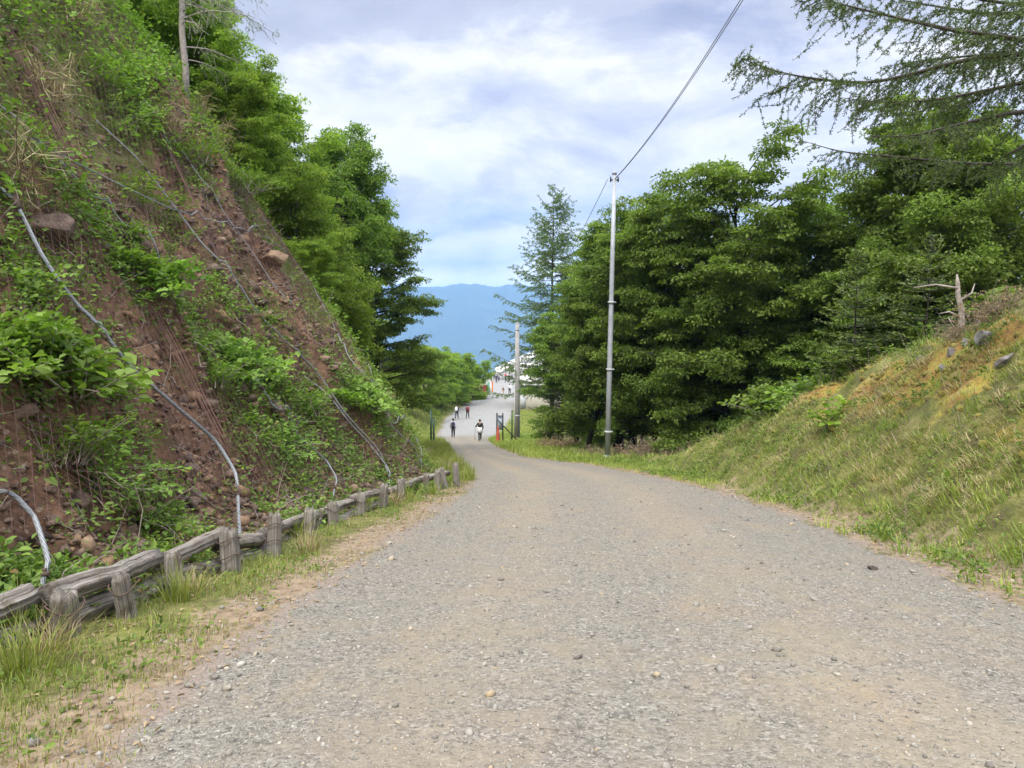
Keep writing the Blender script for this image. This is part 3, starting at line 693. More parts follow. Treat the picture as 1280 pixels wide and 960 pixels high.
# the wood on the far side of the bend
G = 'broadleaf trees along the outer bend'
for (v, px, dd, rz, sc, lab) in [
    (3, 722, 47, .3, 1.0, 'dark green maple with low boughs between the two poles'),
    (4, 735, 38.5, 1.9, .80, 'bushy maple with boughs to the ground just behind the grey metal pole'),
    (0, 778, 40, 2.7, .98, 'maple whose crown hides the middle of the grey metal pole'),
    (1, 826, 36, 4.1, .98, 'broad maple next beyond the metal pole over pale dry shrubs'),
    (5, 880, 33.5, .9, 1.05, 'tall maple with dark bare trunk above the withered roadside brush'),
    (1, 935, 31.5, 5.2, 1.10, 'tallest maple of the wood with its crown tip against the sky'),
    (4, 985, 29.5, 3.3, .86, 'maple with drooping boughs above the end of the grassy bank'),
    (2, 1050, 28, 2.2, .95, 'maple with thin grey trunk behind the young fir'),
    (5, 1120, 27.5,   .4, .97, 'shaded maple between the young firs and the larch boughs'),
    (0, 1185, 26, 1.2, 1.02, 'maple standing behind the broken dead trunk'),
    (4, 1260, 24.5, 3.9, 1.0, 'dark maple behind the mossy bank at the picture edge')]:
    x = (px-640)/930*dd; tree('maple_tree', BW[v], 'leaf_forest', x, dd, rz, sc, lab, 'tree', G)
for (v, px, dd, rz, sc, lab) in [
    (2, 765, 50, 1.3, .95, 'maple in the second row, crown just past the pole top'),
    (4, 860, 44, 2.0, 1.0, 'second row maple rising behind the trees by the dry shrubs'),
    (0, 960, 40, .2, 1.1, 'second row maple showing dark trunk gaps beyond the bank end'),
    (2, 800, 46, 3.1, 1.08, 'second row maple filling the gap behind the metal pole'),
    (0, 905, 38.5, 4.4, 1.0, 'second row maple filling the gap right of the withered brush'),
    (2, 1010, 36, 1.9, 1.02, 'second row maple above the end of the grassy bank'),
    (0, 1140, 31, 3.7, .95, 'second row maple between the dead trunk and the young firs'),
    (2, 1080, 37, 5.0, 1.0, 'second row maple deep in shade behind the young firs'),
    (1, 1210, 34, 2.9, .98, 'second row maple deep in shade behind the dead trunk')]:
    x = (px-640)/930*dd; tree('maple_tree', BW[v], 'leaf_forest', x, dd, rz, sc, lab, 'tree', 'second row of the wood beyond the bend')
tree('larch_tree', LA[0], 'leaf_larch', 3.55, 62, .6, 1.2, 'tall pale green larch with a pointed top by the bend', 'tree', d=-.3)
tree('larch_tree', LA[1], 'leaf_larch', 8.2, 52, 2.6, 1.12, 'small larch top showing just past the metal pole', 'tree')
tree('fir_tree', FI[0], 'leaf_fir', 3.1, 46, 1.1, .82, 'dark olive fir below the tall larch beside the path', 'tree')
tree('young_fir', FI[1], 'leaf_fir_young', 8.55, 18.6, .4, 1.0, 'young fir on the bank crest with level fans of needles', 'fir')
tree('young_fir', FI[1], 'leaf_fir_young', 10.0, 18.0, 2.4, .95, 'young fir just before the broken dead trunk', 'fir')
# the wooded upper slope above the cut
G = 'trees on the slope above the cut'
for (v, x, y, rz, sc, mt, lab) in [
    (0, -6.5, 37,   2.9, .82, 'w', 'tall maple at the end of the slope, its tiers hanging over the path'),
    (4, -8.2, 31.5, 3.6, .72, 'w', 'maple on the slope whose crown cuts the sky below the bare larch'),
    (0, -8.9, 27.5, 2.9, .92, 'b', 'bright green tree above the top of the netted cut'),
    (1, -7.4, 25.6, .7, .78, 'b', 'bright young tree leaning out beside the netted rock edge'),
    (2, -7.1, 28.6, 4.4, .88, 'b', 'low bright tree below the tall tiered maple'),
    (0, -9.6, 24.2, 3.6, .74, 'b', 'light green tree behind the thin larch trunk'),
    (2, -11.4, 24.8, 1.1, .75, 'b', 'yellow green tree above the dry grass crest'),
    (1, -12.0, 21.6, 2.2, .6, 'b', 'yellow green thicket tree at the slope top beside dry canes'),
    (0, -6.3, 22.9, 5.4, .36, 'b', 'small leafy tree at the foot of the netted rock edge'),
    (2, -5.9, 30.5, 2.4, .40, 'b', 'small dense tree beside the path behind the last barrier posts'),
    (1, -8.6, 43, 3.1, .8, 'b', 'leafy tree past the tall maple where the slope turns away'),
    (0, -8.4, 22.8, 5.0, .56, 'b', 'light tree at the top corner of the netted face'),
    (1, -10.4, 27.6, 2.5, .82, 'b', 'bright tree against the sky behind the thin larch'),
    (1, -9.6, 33.5, 4.0, .6, 'w', 'maple higher on the slope behind the tall tiered one'),
    (2, -7.8, 34.0, 4.0, .56, 'w', 'shaded maple filling the slope under the tall tiered one'),
    (0, -13.0, 25.6, 1.9, .75, 'b', 'bright tree topmost on the slope left of the thin larch'),
    (2, -10.9, 19.9, 3.2, .62, 'b', 'low bright thicket tree just left of the thin larch'),
    (2, -12.4, 17.2, .2, .6, 'b', 'low thicket tree among dry canes high on the slope'),
    (0, -13.9, 19.6, .9, .6, 'b', 'ferny bright tree high on the slope over the brown scree')]:
    tree('maple_tree' if mt == 'w' else 'young_tree', (BW if mt == 'w' else BB)[v], 'leaf_forest' if mt == 'w' else 'leaf_bright', x, y, rz, sc, lab, 'tree', G, bark='bark')
G = 'trees on the grassy slope by the far path'
for (v, px, dd, rz, sc, lab) in [
    (2, 590, 112, .3, 1.05, 'round bright tree nearest the banners, last of the far row'),
    (0, 572, 104, 1.3, 1.10, 'bright tree second from the banners in the far row'),
    (1, 551, 97, 2.3, 1.15, 'tree in the middle of the far row above the grassy slope'),
    (0, 530, 90, 3.3, 1.15, 'tree of the far row standing above the green fence posts'),
    (1, 508, 80, 4.3, 1.05, 'tree of the far row half behind the tall tiered maple')]:
    x = (px-640)/930*dd; tree('young_tree', BB[v], 'leaf_bright', x, dd, rz, sc, lab, 'tree', G, bark='bark')
# ------------------------------------------------------------------ timber barrier, cables, net, rocks on the cut
def post_base(px, py):
    P = hit(px, py); return P
barrier = None
POSTS = [(82, 797, 728), (160, 771, 711), (216, 742, 686), (288, 716, 657), (343, 697, 635), (386, 668, 628), (417, 657, 620), (450, 645, 611), (479, 635, 603), (503, 628, 598), (532, 616, 586), (546, 613, 585), (557, 611, 584), (571, 609, 579)]
PB = [post_base(a, b) for a, b, c in POSTS]
barrier = tag(empty('log_barrier', PB[3]), 'weathered grey log barrier wired to short posts along the foot of the cut', 'barrier')
off0 = np.array(PB[3]); rb = np.random.default_rng(3)
for i, ((px, py, pt), P) in enumerate(zip(POSTS, PB)):
    h = (py-pt)/930*P[1]*1.02; r = .105 if i < 5 else .095
    b = Bag(); ln = rb.normal(0, .085, 2) if i != 6 else np.array([-.05, .02])
    zz = np.array([-.25, 0, .12, .25, .4, .55, .7, .85, .96, 1.]); rr = r*np.array([1.05, 1.03, 1.02, .98, 1., .97, .99, .95, .90, .74])*rb.uniform(.8, 1.12); h *= rb.uniform(.78, 1.02)
    pts = np.stack([ln[0]*zz*h, ln[1]*zz*h, zz*h], -1)+P-off0
    V, F, al = tube(pts, rr, 26, rough=.16, seed=40+i, grooves=.42)
    V[-28:-2, 2] += .05*(vnoise(np.arange(26)*.6, np.zeros(26), 900+i)-.5)*2; V[-1, 2] -= .02
    b.add(V, F, rb.uniform(0, 1), al); link('post', b.mesh('post_mesh', True), MATS['weathered_wood'], barrier)
    if i in (0, 1, 3, 4, 6, 7, 8, 10):
        for q in ((.42, .80) if i in (3, 4) else (.72,)):
            a = np.linspace(0, 2*PI, 22); rw = rr[0]*1.06; c = pts[0]+(pts[-1]-pts[0])*(q*.8+.2)
            w_ = Bag(); ring = np.stack([np.cos(a)*rw-.0*a, np.sin(a)*rw, .03*np.sin(a*2+i)], -1)+c
            addtube(w_, ring, .0055, 5, cap=False); tail = np.array([c+(-rw, 0, 0), c+(-rw-.12, .10, .03), c+(-rw-.2, .3, -.05)]); addtube(w_, tail, .0055, 5)
            link('tie_wire', w_.mesh('tie', True), MATS['rust_wire'], barrier)
line = np.array([hit(-60, 838)]+PB); line = line[[0, 1, 2, 3, 4, 5, 6, 7, 8, 9, 10, 11, 14]]
def along(t): return np.stack([np.interp(t, np.arange(len(line)), line[:, c]) for c in range(3)], -1)
for (t0, t1, hh, r) in [(0, .93, .30, .115), (1.0, 3.08, .33, .115), (3.0, 4.22, .35, .10), (4.1, 5.2, .30, .09), (5.15, 6.7, .24, .085), (6.9, 8.2, .26, .085), (8.1, 10.0, .27, .08), (9.9, 12, .29, .08),
                     (-.0, .9, .05, .12), (1.05, 2.0, .08, .13), (2.2, 3.05, .06, .125), (3.2, 4.3, .10, .12), (4.4, 5.4, .05, .11), (5.6, 7.0, .06, .1), (7.3, 9.2, .05, .1)]:
    t = np.linspace(t0, t1, 14); C = along(t); d = unit(np.gradient(C, axis=0)); sd_ = np.stack([-d[:, 1], d[:, 0], 0*d[:, 0]], -1)
    C = C+sd_*(.20+rb.uniform(-.02, .03))+np.array([0, 0, hh-.05])+np.cumsum(rb.normal(0, .006, (14, 3)), 0)+np.linspace(-1, 1, 14)[:, None]*np.array([0, 0, rb.normal(0, .035)])
    b = Bag(); V, F, al = tube(C-off0, r*(1+.06*np.sin(np.linspace(0, 5, 14)+t0)), 30, rough=.15, seed=int(t0*10)+60, grooves=.40)
    b.add(V, F, rb.uniform(0, 1), al); link('log', b.mesh('log_mesh', True), MATS['weathered_wood'], barrier)

CABLES = [
    ([(-40, 205), (0, 265), (45, 350), (75, 385), (130, 455), (200, 515), (255, 560), (285, 610), (300, 672)], .021, 'thick steel rope running down to the fourth barrier post'),
    ([(-30, 620), (0, 640), (22, 664), (36, 705), (49, 752)], .019, 'thick steel rope ending behind the nearest log of the barrier'),
    ([(-20, 118), (15, 168), (60, 210), (82, 232), (120, 275), (160, 325), (185, 365), (215, 395)], .013, 'steel rope passing above the split boulder to the leafy bushes'),
    ([(-20, 160), (30, 185), (80, 212), (140, 240), (215, 274), (290, 297), (345, 312), (372, 324)], .011, 'steel rope slanting across the others high on the cut'),
    ([(120, 150), (165, 210), (215, 275), (270, 350), (330, 420), (390, 474), (420, 520), (470, 575), (492, 612)], .013, 'long steel rope down the middle of the bare brown face'),
    ([(200, 165), (250, 245), (300, 312), (345, 380), (365, 412)], .010, 'thin steel rope over the rock face right of the long middle rope'),
    ([(285, 235), (330, 290), (365, 333), (400, 395), (425, 455), (465, 520), (505, 565), (530, 592)], .013, 'steel rope at the outer edge of the net beside the trees'),
    ([(285, 480), (330, 538), (372, 560), (398, 585), (410, 605), (415, 628)], .016, 'steel rope bending down to the pale leaning barrier post'),
    ([(380, 470), (425, 532), (452, 560), (475, 590), (487, 612)], .012, 'slack steel rope in the weeds above the middle barrier posts'),
    ([(430, 440), (483, 535), (510, 562), (527, 592)], .012, 'steel rope nearest the path at the end of the cut'),
    ([(125, 60), (150, 110), (190, 165), (215, 210)], .009, 'thin steel rope through the dry grass near the slope top'),
]
def spl(P, n):
    P = np.asarray(P, float); k = np.arange(len(P)); t = np.linspace(0, len(P)-1, n); o = np.stack([np.interp(t, k, P[:, c]) for c in range(P.shape[1])], -1)
    ker = np.exp(-.5*(np.arange(-4, 5)/1.8)**2); ker /= ker.sum(); q = np.stack([np.convolve(np.pad(o[:, c], 4, mode='reflect', reflect_type='odd'), ker, 'valid') for c in range(P.shape[1])], -1); return q
for pts, r, lab in CABLES:
    W3 = np.array([hitc(a, b) for a, b in pts]); q = spl(W3, 70); hz = H(q[:, 0], q[:, 1]); nq = nrm(q[:, 0], q[:, 1], .3, Hs); fz = np.clip(np.minimum(np.arange(70)/8., (69-np.arange(70))/10.), 0, 1)[:, None]; q = q+nq*.20*fz; q[:, 2] = np.maximum(q[:, 2], hz+.06)
    ker = np.ones(7)/7; q[3:-3, 2] = np.maximum(np.convolve(q[:, 2], ker, 'valid'), hz[3:-3]+.03)
    b = Bag(); addtube(b, q, r*1.1, 7); o = link('steel_cable', b.mesh('cable_mesh', True), MATS['cable']); tag(o, lab, 'cable', 'rockfall ropes on the cut')
    for t in (9, 62):
        b = Bag(); addtube(b, q[t:t+2], r*1.9, 8); addtube(b, q[t:t+2]+np.array([0, 0, r*2]), r*.9, 6); link('clamp', b.mesh('clamp_mesh'), MATS['rust_wire'], o)
# sagging rockfall net of rusty wire
def net_pts(S, Y):
    X = Ft(Y)-S; Z = Hs(X, Y); n = nrm(X, Y, .3, Hs); return np.stack([X, Y, Z], -1)+n*(.16+.22*(fbm(X*.5, Y*.5, 131, 3)[..., None]-.35))
A = []; B = []
for k in np.arange(-9, 24, .13):
    for sg in (1, -1):
        s = np.linspace(.7, 8.2, 46); y = k+sg*(s-4)*1.15+ (4 if sg < 0 else 0)*0
        ok = (y > 4.5) & (y < 20.4); P = net_pts(s, y); up = P[:-1][ok[:-1] & ok[1:]]; dn = P[1:][ok[:-1] & ok[1:]]; A.append(up); B.append(dn)
A = np.concatenate(A); B = np.concatenate(B); V, F = segs(A, B, .0026, .0026, 3); b = Bag().add(V, F)
net = tag(link('rockfall_net', b.mesh('net_mesh'), MATS['net_wire']), 'rusty wire rockfall net draped over the brown cut', 'net')
for i, (s0, y0, s1, y1) in enumerate([(8.2, 20.4, .8, 19.2), (8.2, 17.2, 1.0, 13.2), (8.2, 13.5, 1., 10.2)]):
    t = np.linspace(0, 1, 40); P = net_pts(s0+(s1-s0)*t, y0+(y1-y0)*t); b = Bag()
    for j in range(7): addtube(b, P+np.array([0, .035*j-.1, .012*math.sin(j*2.)])+.02*RN.normal(0, 1, 3), .007, 4)
    link('selvage', b.mesh('selvage'), MATS['net_wire'], net)
ROCKS = [((60, 285), (.48, .40, .36), 'large split brown boulder caught under the ropes, high at the picture edge'), ((176, 642), (.24, .2, .21), 'tan angular rock on the slope above the third barrier post'),
         ((95, 625), (.16, .13, .12), 'brown rock in the bare earth above the nearest logs'), ((345, 322), (.35, .3, .2), 'dark overhanging rock in the face below the trees'),
         ((243, 590), (.22, .18, .17), 'orange brown rock on top of the rubble beside the thick rope'), ((248, 622), (.13, .10, .16), 'tall yellowish rock in the rubble left of the thick rope'),
         ((262, 640), (.14, .12, .1), 'orange rock low in the rubble by the thick rope end'), ((348, 590), (.15, .12, .12), 'grey brown rock in the weeds above the barrier bend'), ((370, 622), (.10, .09, .08), 'small orange rock behind the fifth barrier post'),
         ((385, 545), (.15, .13, .12), 'tan rock among leaves below the long middle rope'), ((220, 330), (.20, .14, .17), 'ochre rock in the middle of the bare face'), ((300, 280), (.3, .2, .26), 'brown rock ledge high on the face'),
         ((410, 415), (.3, .22, .3), 'rock ledge beside the outer net edge')]
for i, ((px, py), s, lab) in enumerate(ROCKS):
    P = hit(px, py); o = link('rock', rock_mesh('rock_mesh', s, 200+i), MATS['slope_rock'], None, P); o.rotation_euler = (0, 0, i*1.3); tag(o, lab, 'rock', 'rocks lying on the cut')
for i, ((px, py), s, lab) in enumerate([((1236, 424), (.24, .2, .16), 'grey broken rock showing through the moss near the picture edge'), ((1190, 442), (.17, .13, .11), 'grey rock under the moss below the dead trunk'), ((1258, 450), (.22, .16, .13), 'dark grey rock at the edge of the mossy bank'),
                                        ((1225, 405), (.15, .12, .11), 'grey rock topmost in the mossy bank'), ((1180, 462), (.12, .11, .09), 'small grey rock in the reddish moss patch'), ((1207, 430), (.14, .12, .10), 'grey rock between two larger ones in the mossy bank'), ((1150, 450), (.11, .1, .08), 'small grey rock at the edge of the reddish moss')]):
    P = hit(px, py); o = link('rock', rock_mesh('rock_mesh', s, 300+i, 12), MATS['grey_rock'], None, P); o.rotation_euler = (.4, .3*i, i*1.7); tag(o, lab, 'rock', 'rocks in the mossy bank')
P = hit(1090, 712); o = link('clod', rock_mesh('clod_mesh', (.06, .045, .03), 401), MATS['bark_dark'], None, P+np.array([0, 0, .015])); tag(o, 'small dark clod lying alone on the gravel', 'clod')

# ------------------------------------------------------------------ loose ground cover
rg = np.random.default_rng(77)
def scatter(n, x0, x1, y0, y1, prob, far=0.):
    y = y0+(y1-y0)*rg.uniform(0, 1, n)**(1+far); x = rg.uniform(0, 1, n)
    x = (x0(y) if callable(x0) else x0)*(1-x)+(x1(y) if callable(x1) else x1)*x
    k = rg.uniform(0, 1, n) < prob(x, y); x, y = x[k], y[k]
    return np.stack([x, y, H(x, y)], -1)
# stones of the road
P = scatter(110000, lambda y: Led(y)-.5, lambda y: Red(y)+.6, 1.7, 19, lambda x, y: np.clip(a_gravel(x, y), .02, 1)*np.interp(fbm(x*.5, y*.3, 141, 3), [.35, .6], [1., .45]), 1.25)
r = np.clip(np.exp(rg.normal(math.log(.0058), .42, len(P))), .003, .032); P[:, 2] += r*.12
V, F = stones(P, r, rg, (.4, .75)); tn = np.clip(rg.beta(2.2, 2.2, len(P)), 0, 1)
P3 = scatter(4200, lambda y: Led(y)-.7, lambda y: Red(y)+.7, 1.8, 17, lambda x, y: .25+.75*np.exp(-(np.minimum(x-Led(y), Red(y)-x)/.5)**2), .9); r3 = np.clip(np.exp(rg.normal(math.log(.016), .38, len(P3))), .009, .045); P3[:, 2] += r3*.25; V3_, F3_ = stones(P3, r3, rg, (.45, .8), (.6, 1.25)); F = np.concatenate([F, F3_+len(V)]); V = np.concatenate([V, V3_]); tn = np.concatenate([tn, rg.uniform(.15, .95, len(P3))])
tag(link('gravel', mk('gravel_mesh', V, [F], fattrs={'tint': np.repeat(tn, 20)}), MATS['gravel_stone']), kind='stuff')
# rubble on the cut
def blob(px, py, r): 
    P = hit(px, py, Hs); return (P[0], P[1], r)
RUB = [blob(270, 600, .9), blob(300, 620, .9), blob(250, 640, .7), blob(330, 600, .6), blob(235, 560, .6), blob(470, 590, .8), blob(430, 590, .7), blob(215, 500, .5), blob(120, 690, .6), blob(50, 640, .5), blob(180, 660, .6), blob(330, 640, .5), blob(120, 220, .8), blob(340, 350, 1.2), blob(60, 120, .9)]
def blobs(x, y, L, base=0.): 
    v = np.full(np.shape(x), float(base))
    for bx, by, r in L: v = np.maximum(v, np.exp(-((x-bx)**2+(y-by)**2)/(r*r)))
    return v
P = scatter(52000, lambda y: Ft(y)-7.5, lambda y: Ft(y)+.1, 4, 19.5, lambda x, y: np.maximum(blobs(x, y, RUB, .05), .55*np.exp(-((Ft(y)-x-.3)/.6)**2)))
r = np.clip(np.exp(rg.normal(math.log(.027), .6, len(P))), .008, .13); P[:, 2] += r*.2
P2 = scatter(8500, lambda y: Ft(y)-7.5, lambda y: Ft(y)-.2, 4, 20.3, lambda x, y: baremask(x, y)*np.interp(fbm(x*.8, y*.8, 147, 3), [.42, .56], [.08, 1.])); r2 = np.clip(np.exp(rg.normal(math.log(.075), .5, len(P2))), .035, .2); P2 = P2-nrm(P2[:, 0], P2[:, 1], .15, Hs)*(r2*.25)[:, None]; P = np.concatenate([P, P2]); r = np.concatenate([r, r2])
V, F = stones(P, r, rg, (.4, .8), (.5, 1.35)); tag(link('rubble', mk('rubble_mesh', V, [F], {'tint': np.repeat(rg.uniform(0, 1, len(P)), 12)}), MATS['slope_rock']), kind='stuff')
# low weeds on the cut
VEG = [blob(x, y, r) for x, y, r in [(110, 560, .8), (150, 590, .8), (200, 560, .5), (190, 600, .5), (100, 660, .4), (190, 690, .5), (60, 500, .6), (30, 600, .5), (150, 660, .4), (260, 420, .8), (310, 460, .8), (350, 500, .8), (400, 520, .8), (450, 530, .8), (500, 550, .6), (330, 560, .6), (380, 590, .6),
      (200, 380, .6), (160, 350, .6), (230, 450, .6), (120, 330, .5), (80, 420, .8), (20, 350, .6), (40, 310, .5), (30, 690, .5), (5, 720, .5), (290, 530, .5), (220, 640, .3), (440, 560, .6), (370, 440, .8), (420, 480, .8), (480, 560, .6), (330, 400, .6), (280, 380, .5), (520, 570, .5), (100, 290, .6), (170, 280, .6), (240, 230, .9), (200, 190, .9), (280, 230, .8), (210, 680, .35), (310, 625, .3), (140, 690, .4)]]
BAREZ = [blob(x, y, r) for x, y, r in [(270, 610, .6), (215, 500, .45), (30, 560, .35), (60, 640, .4), (120, 230, .8), (250, 300, .9), (380, 350, 1.8), (420, 420, 1.3), (300, 320, 1.2), (400, 390, 1.5), (250, 520, .5), (290, 640, .5), (150, 640, .3), (200, 270, .8), (90, 200, .7)]]
def veg(x, y): return np.clip(blobs(x, y, VEG, .2)*np.interp(fbm(x*1.6, y*1.6, 151, 3), [.36, .54], [.25, 1.])-.9*blobs(x, y, BAREZ), .015, 1)
C = scatter(21000, lambda y: Ft(y)-8, lambda y: Ft(y)+.15, 3.5, 21.5, veg)
def weeds(name, C, n, leaf, rad, mat, lift=.10, wid=.62):
    idx = np.repeat(np.arange(len(C)), n); m = len(idx); N0 = nrm(C[:, 0], C[:, 1], .15, Hs)[idx]; o = rg.normal(0, 1, (m, 3))*rad*np.array([1, 1, .6]); P = C[idx]+o
    P[:, 2] = np.maximum(P[:, 2]+lift*.5, H(P[:, 0], P[:, 1])+rg.uniform(.01, lift, m)); N = np.array([0, 0, .8])+.5*N0+rg.normal(0, .4, (m, 3)); D = o+rg.normal(0, .6, (m, 3))*rad+N0*np.array([.05, .05, 0])
    sz = np.clip(rg.normal(leaf, leaf*.3, m), leaf*.4, leaf*1.8)*np.repeat(rg.uniform(.7, 1.3, len(C)), n); V, F = leaves(P, D, N, sz, wid)
    tn = np.clip(np.repeat(rg.uniform(0, .8, len(C)), n)+rg.normal(0, .16, m), 0, 1)
    return tag(link(name, mk(name+'_mesh', V, [F], fattrs={'tint': np.repeat(tn, 2)}), MATS[mat]), kind='stuff')
weeds('undergrowth', C, 20, .06, .12, 'leaf_weed', .15)
C2 = scatter(26000, lambda y: Ft(y)-16, lambda y: Ft(y)-1.2, 6.5, 40, lambda x, y: (1-baremask(x, y))*sst(1.0, 2.0, Ft(y)-x)*np.interp(fbm(x*.8, y*.8, 157, 3), [.4, .52], [.15, 1.]))
weeds('thicket', C2, 18, .085, .24, 'leaf_shrub', .40)
# turf, tall grass, dry grass
def grass(name, P, L, W, mat, curl=.7, lean=0.):
    N = nrm(P[:, 0], P[:, 1], .15); V, F = blades(P-np.array([0, 0, .01]), N, L, W, N*np.array([1, 1, 0])*lean, rg, curl); tn = np.clip(.75*fbm(P[:, 0]*.8, P[:, 1]*.8, 161, 3)+rg.normal(0, .17, len(P)), 0, 1)
    return tag(link(name, mk(name+'_mesh', V, F, {'tint': np.repeat(tn, 5)}), MATS[mat]), kind='stuff')
def vergeL(x, y): return np.clip(1.05-a_gravel(x, y)*1.25, 0, 1)*np.interp(fbm(x*1.5, y*1.5, 171, 3), [.40, .60], [.06, 1.])
P = scatter(44000, lambda y: Ft(y)-.25, lambda y: Led(y)+.25, 1.8, 24, vergeL, .6)
grass('grass', P, rg.uniform(.03, .11, len(P))*np.interp(Led(P[:, 1])-P[:, 0], [.1, .9], [.5, 1.25]), .006, 'grass_blade', .8)
P = scatter(16000, lambda y: Ft(y)-.2, lambda y: Led(y)+.3, 1.8, 22, lambda x, y: .8*vergeL(x, y)+.05, .5); grass('dry_grass', P, rg.uniform(.04, .14, len(P)), .0045, 'dry_blade', 1.1)
C = scatter(1500, lambda y: Ft(y)-.1, lambda y: Led(y)-.12, 2., 22, lambda x, y: .55*vergeL(x, y)); weeds('verge_weeds', C, 8, .038, .06, 'leaf_weed', .06)
def bankd(x, y):
    g = np.clip(1.0-a_gravel(x, y)*1.3, 0, 1); return g*np.interp(x-Red(y), [-.3, .8], [.15, 1])*np.interp(fbm(x*1.4, y*1.4, 181, 3), [.36, .52], [.35, 1.])
def clumps(name, C, n, L, W, R, mat, curl, down):
    """tufts: blades spraying from common roots, each tuft with its own tone and size"""
    k = np.repeat(np.arange(len(C)), n); m = len(k); o = rg.normal(0, 1, (m, 2))*R*np.repeat(rg.uniform(.5, 1.3, len(C)), n)[:, None]; P = np.stack([C[k, 0]+o[:, 0], C[k, 1]+o[:, 1], np.zeros(m)], -1); P[:, 2] = H(P[:, 0], P[:, 1])-.015
    N = nrm(C[:, 0], C[:, 1], .15)[k]; ln = np.concatenate([o/R*.5, np.zeros((m, 1))], 1)+N*np.array([1, 1, 0])*down; hL = np.repeat(np.clip(rg.normal(1, .35, len(C)), .35, 1.9), n)*rg.uniform(.5, 1.15, m)*L
    V, F = blades(P, N, hL, W, ln, rg, curl); tn = np.clip(np.repeat(rg.normal(.42, .26, len(C)), n)+rg.normal(0, .12, m), 0, 1)
    return tag(link(name, mk(name+'_mesh', V, F, {'tint': np.repeat(tn, 5)}), MATS[mat]), kind='stuff')
P = scatter(70000, lambda y: Red(y)-.3, lambda y: Bt(y)+8.5, 3, 36, lambda x, y: bankd(x, y)*np.interp(a_moss(x, y), [.2, .7], [1., .45]), .25)
grass('bank_grass', P, rg.uniform(.04, .12, len(P))*np.interp(P[:, 0]-Red(P[:, 1]), [0, 1.2], [.45, 1.1]), .011, 'grass_blade', .9, .8)
C = scatter(7500, lambda y: Red(y)-.1, lambda y: Bt(y)+8.5, 4, 34, lambda x, y: bankd(x, y)*np.interp(a_moss(x, y), [.2, .7], [1., .3]), .2); clumps('grass_clumps', C, 16, .16, .012, .07, 'grass_blade', .9, .25)
def tuss(x, y): return bankd(x, y)*sst(.0, 1.0, x-Bt(y))*np.interp(fbm(x*1.3, y*1.3, 191, 3), [.40, .56], [.12, 1.])
C = scatter(6500, lambda y: Red(y), lambda y: Bt(y)+8, 3, 32, tuss, .25); clumps('dry_bank_grass', C, 22, .18, .009, .08, 'dry_blade', 1.6, .7)
P = scatter(90000, -24, lambda y: Led(y)-.2, 45, 125, lambda x, y: sst(.2, 1.2, Led(y)-x)*.8); grass('far_grass', P, rg.uniform(.12, .40, len(P)), .045, 'grass_far', .7)
P = scatter(34000, lambda y: Red(y)-.1, lambda y: Bt(y)+5, 28, 95, lambda x, y: np.clip(1-a_gravel(x, y)*1.2, 0, 1)); grass('far_bank_grass', P, rg.uniform(.10, .35, len(P)), .025, 'grass_blade', .7)
P = scatter(44000, lambda y: Ft(y)-6, lambda y: Led(y)+.1, 17.5, 60, lambda x, y: np.clip(1-a_gravel(x, y)*1.2, 0, 1)); grass('rank_grass', P, rg.uniform(.15, .5, len(P)), .014, 'grass_blade', .6)
P = scatter(5200, lambda y: Bt(y)+.6, lambda y: Bt(y)+7, 4, 24, lambda x, y: np.clip(a_moss(x, y)-.12, .02, 1)*1.5); m = len(P); n0 = nrm(P[:, 0], P[:, 1], .15)
V, F = stones(P-n0*.03, rg.uniform(.04, .13, m), rg, (.45, .7)); tag(link('moss', Bag().add(V, F).mesh('moss_mesh', True), MATS['moss_clump']), kind='stuff')
C = scatter(5200, lambda y: Red(y)+.1, lambda y: Bt(y)+6, 4, 30, lambda x, y: bankd(x, y)*np.interp(fbm(x*.9, y*.9, 187, 2), [.45, .62], [.02, .9])); weeds('bank_weeds', C, 14, .055, .10, 'leaf_weed', .12)
P = scatter(900, lambda y: Red(y)+.5, lambda y: Bt(y)+7, 5, 24, lambda x, y: .6+0*x); D = rg.normal(0, .35, (len(P), 3))+np.array([0, 0, 1.]); V, F = segs(P, P+unit(D)*rg.uniform(.2, .6, (len(P), 1)), .004, .002); tag(link('dead_stalks', Bag().add(V, F).mesh('stalks'), MATS['twig']), kind='stuff')
# dry stalks and bare twigs hanging on the cut and its crest
P = scatter(26000, lambda y: Ft(y)-15, lambda y: Ft(y)-.3, 5, 23, lambda x, y: np.interp(fbm(x*.7, y*.7, 201, 3), [.44, .6], [.03, .8])*np.interp(Ft(y)-x, [0, 6, 8], [.25, .5, 1]))
grass('dry_stalks', P, rg.uniform(.15, .55, len(P)), .006, 'dry_blade', 1.2, 1.4)
P = scatter(4200, lambda y: Ft(y)-9, lambda y: Ft(y), 4, 20, lambda x, y: .55+0*x); D = rg.normal(0, .7, (len(P), 3)); N0 = nrm(P[:, 0], P[:, 1], .3, Hs); D = unit(D-N0*(D*N0).sum(1)[:, None]*.8+N0*.25)
Lw = rg.uniform(.15, .8, len(P))[:, None]; Q = P+D*Lw*.55+rg.normal(0, .05, P.shape); R2 = Q+unit(D+rg.normal(0, .35, P.shape))*Lw*.5
V, F = segs(np.concatenate([P, Q]), np.concatenate([Q, R2]), np.concatenate([np.full(len(P), .007), np.full(len(P), .005)]), np.concatenate([np.full(len(P), .005), np.full(len(P), .0025)]), 3)
tag(link('dead_twigs', Bag().add(V, F).mesh('twigs'), MATS['twig']), kind='stuff')
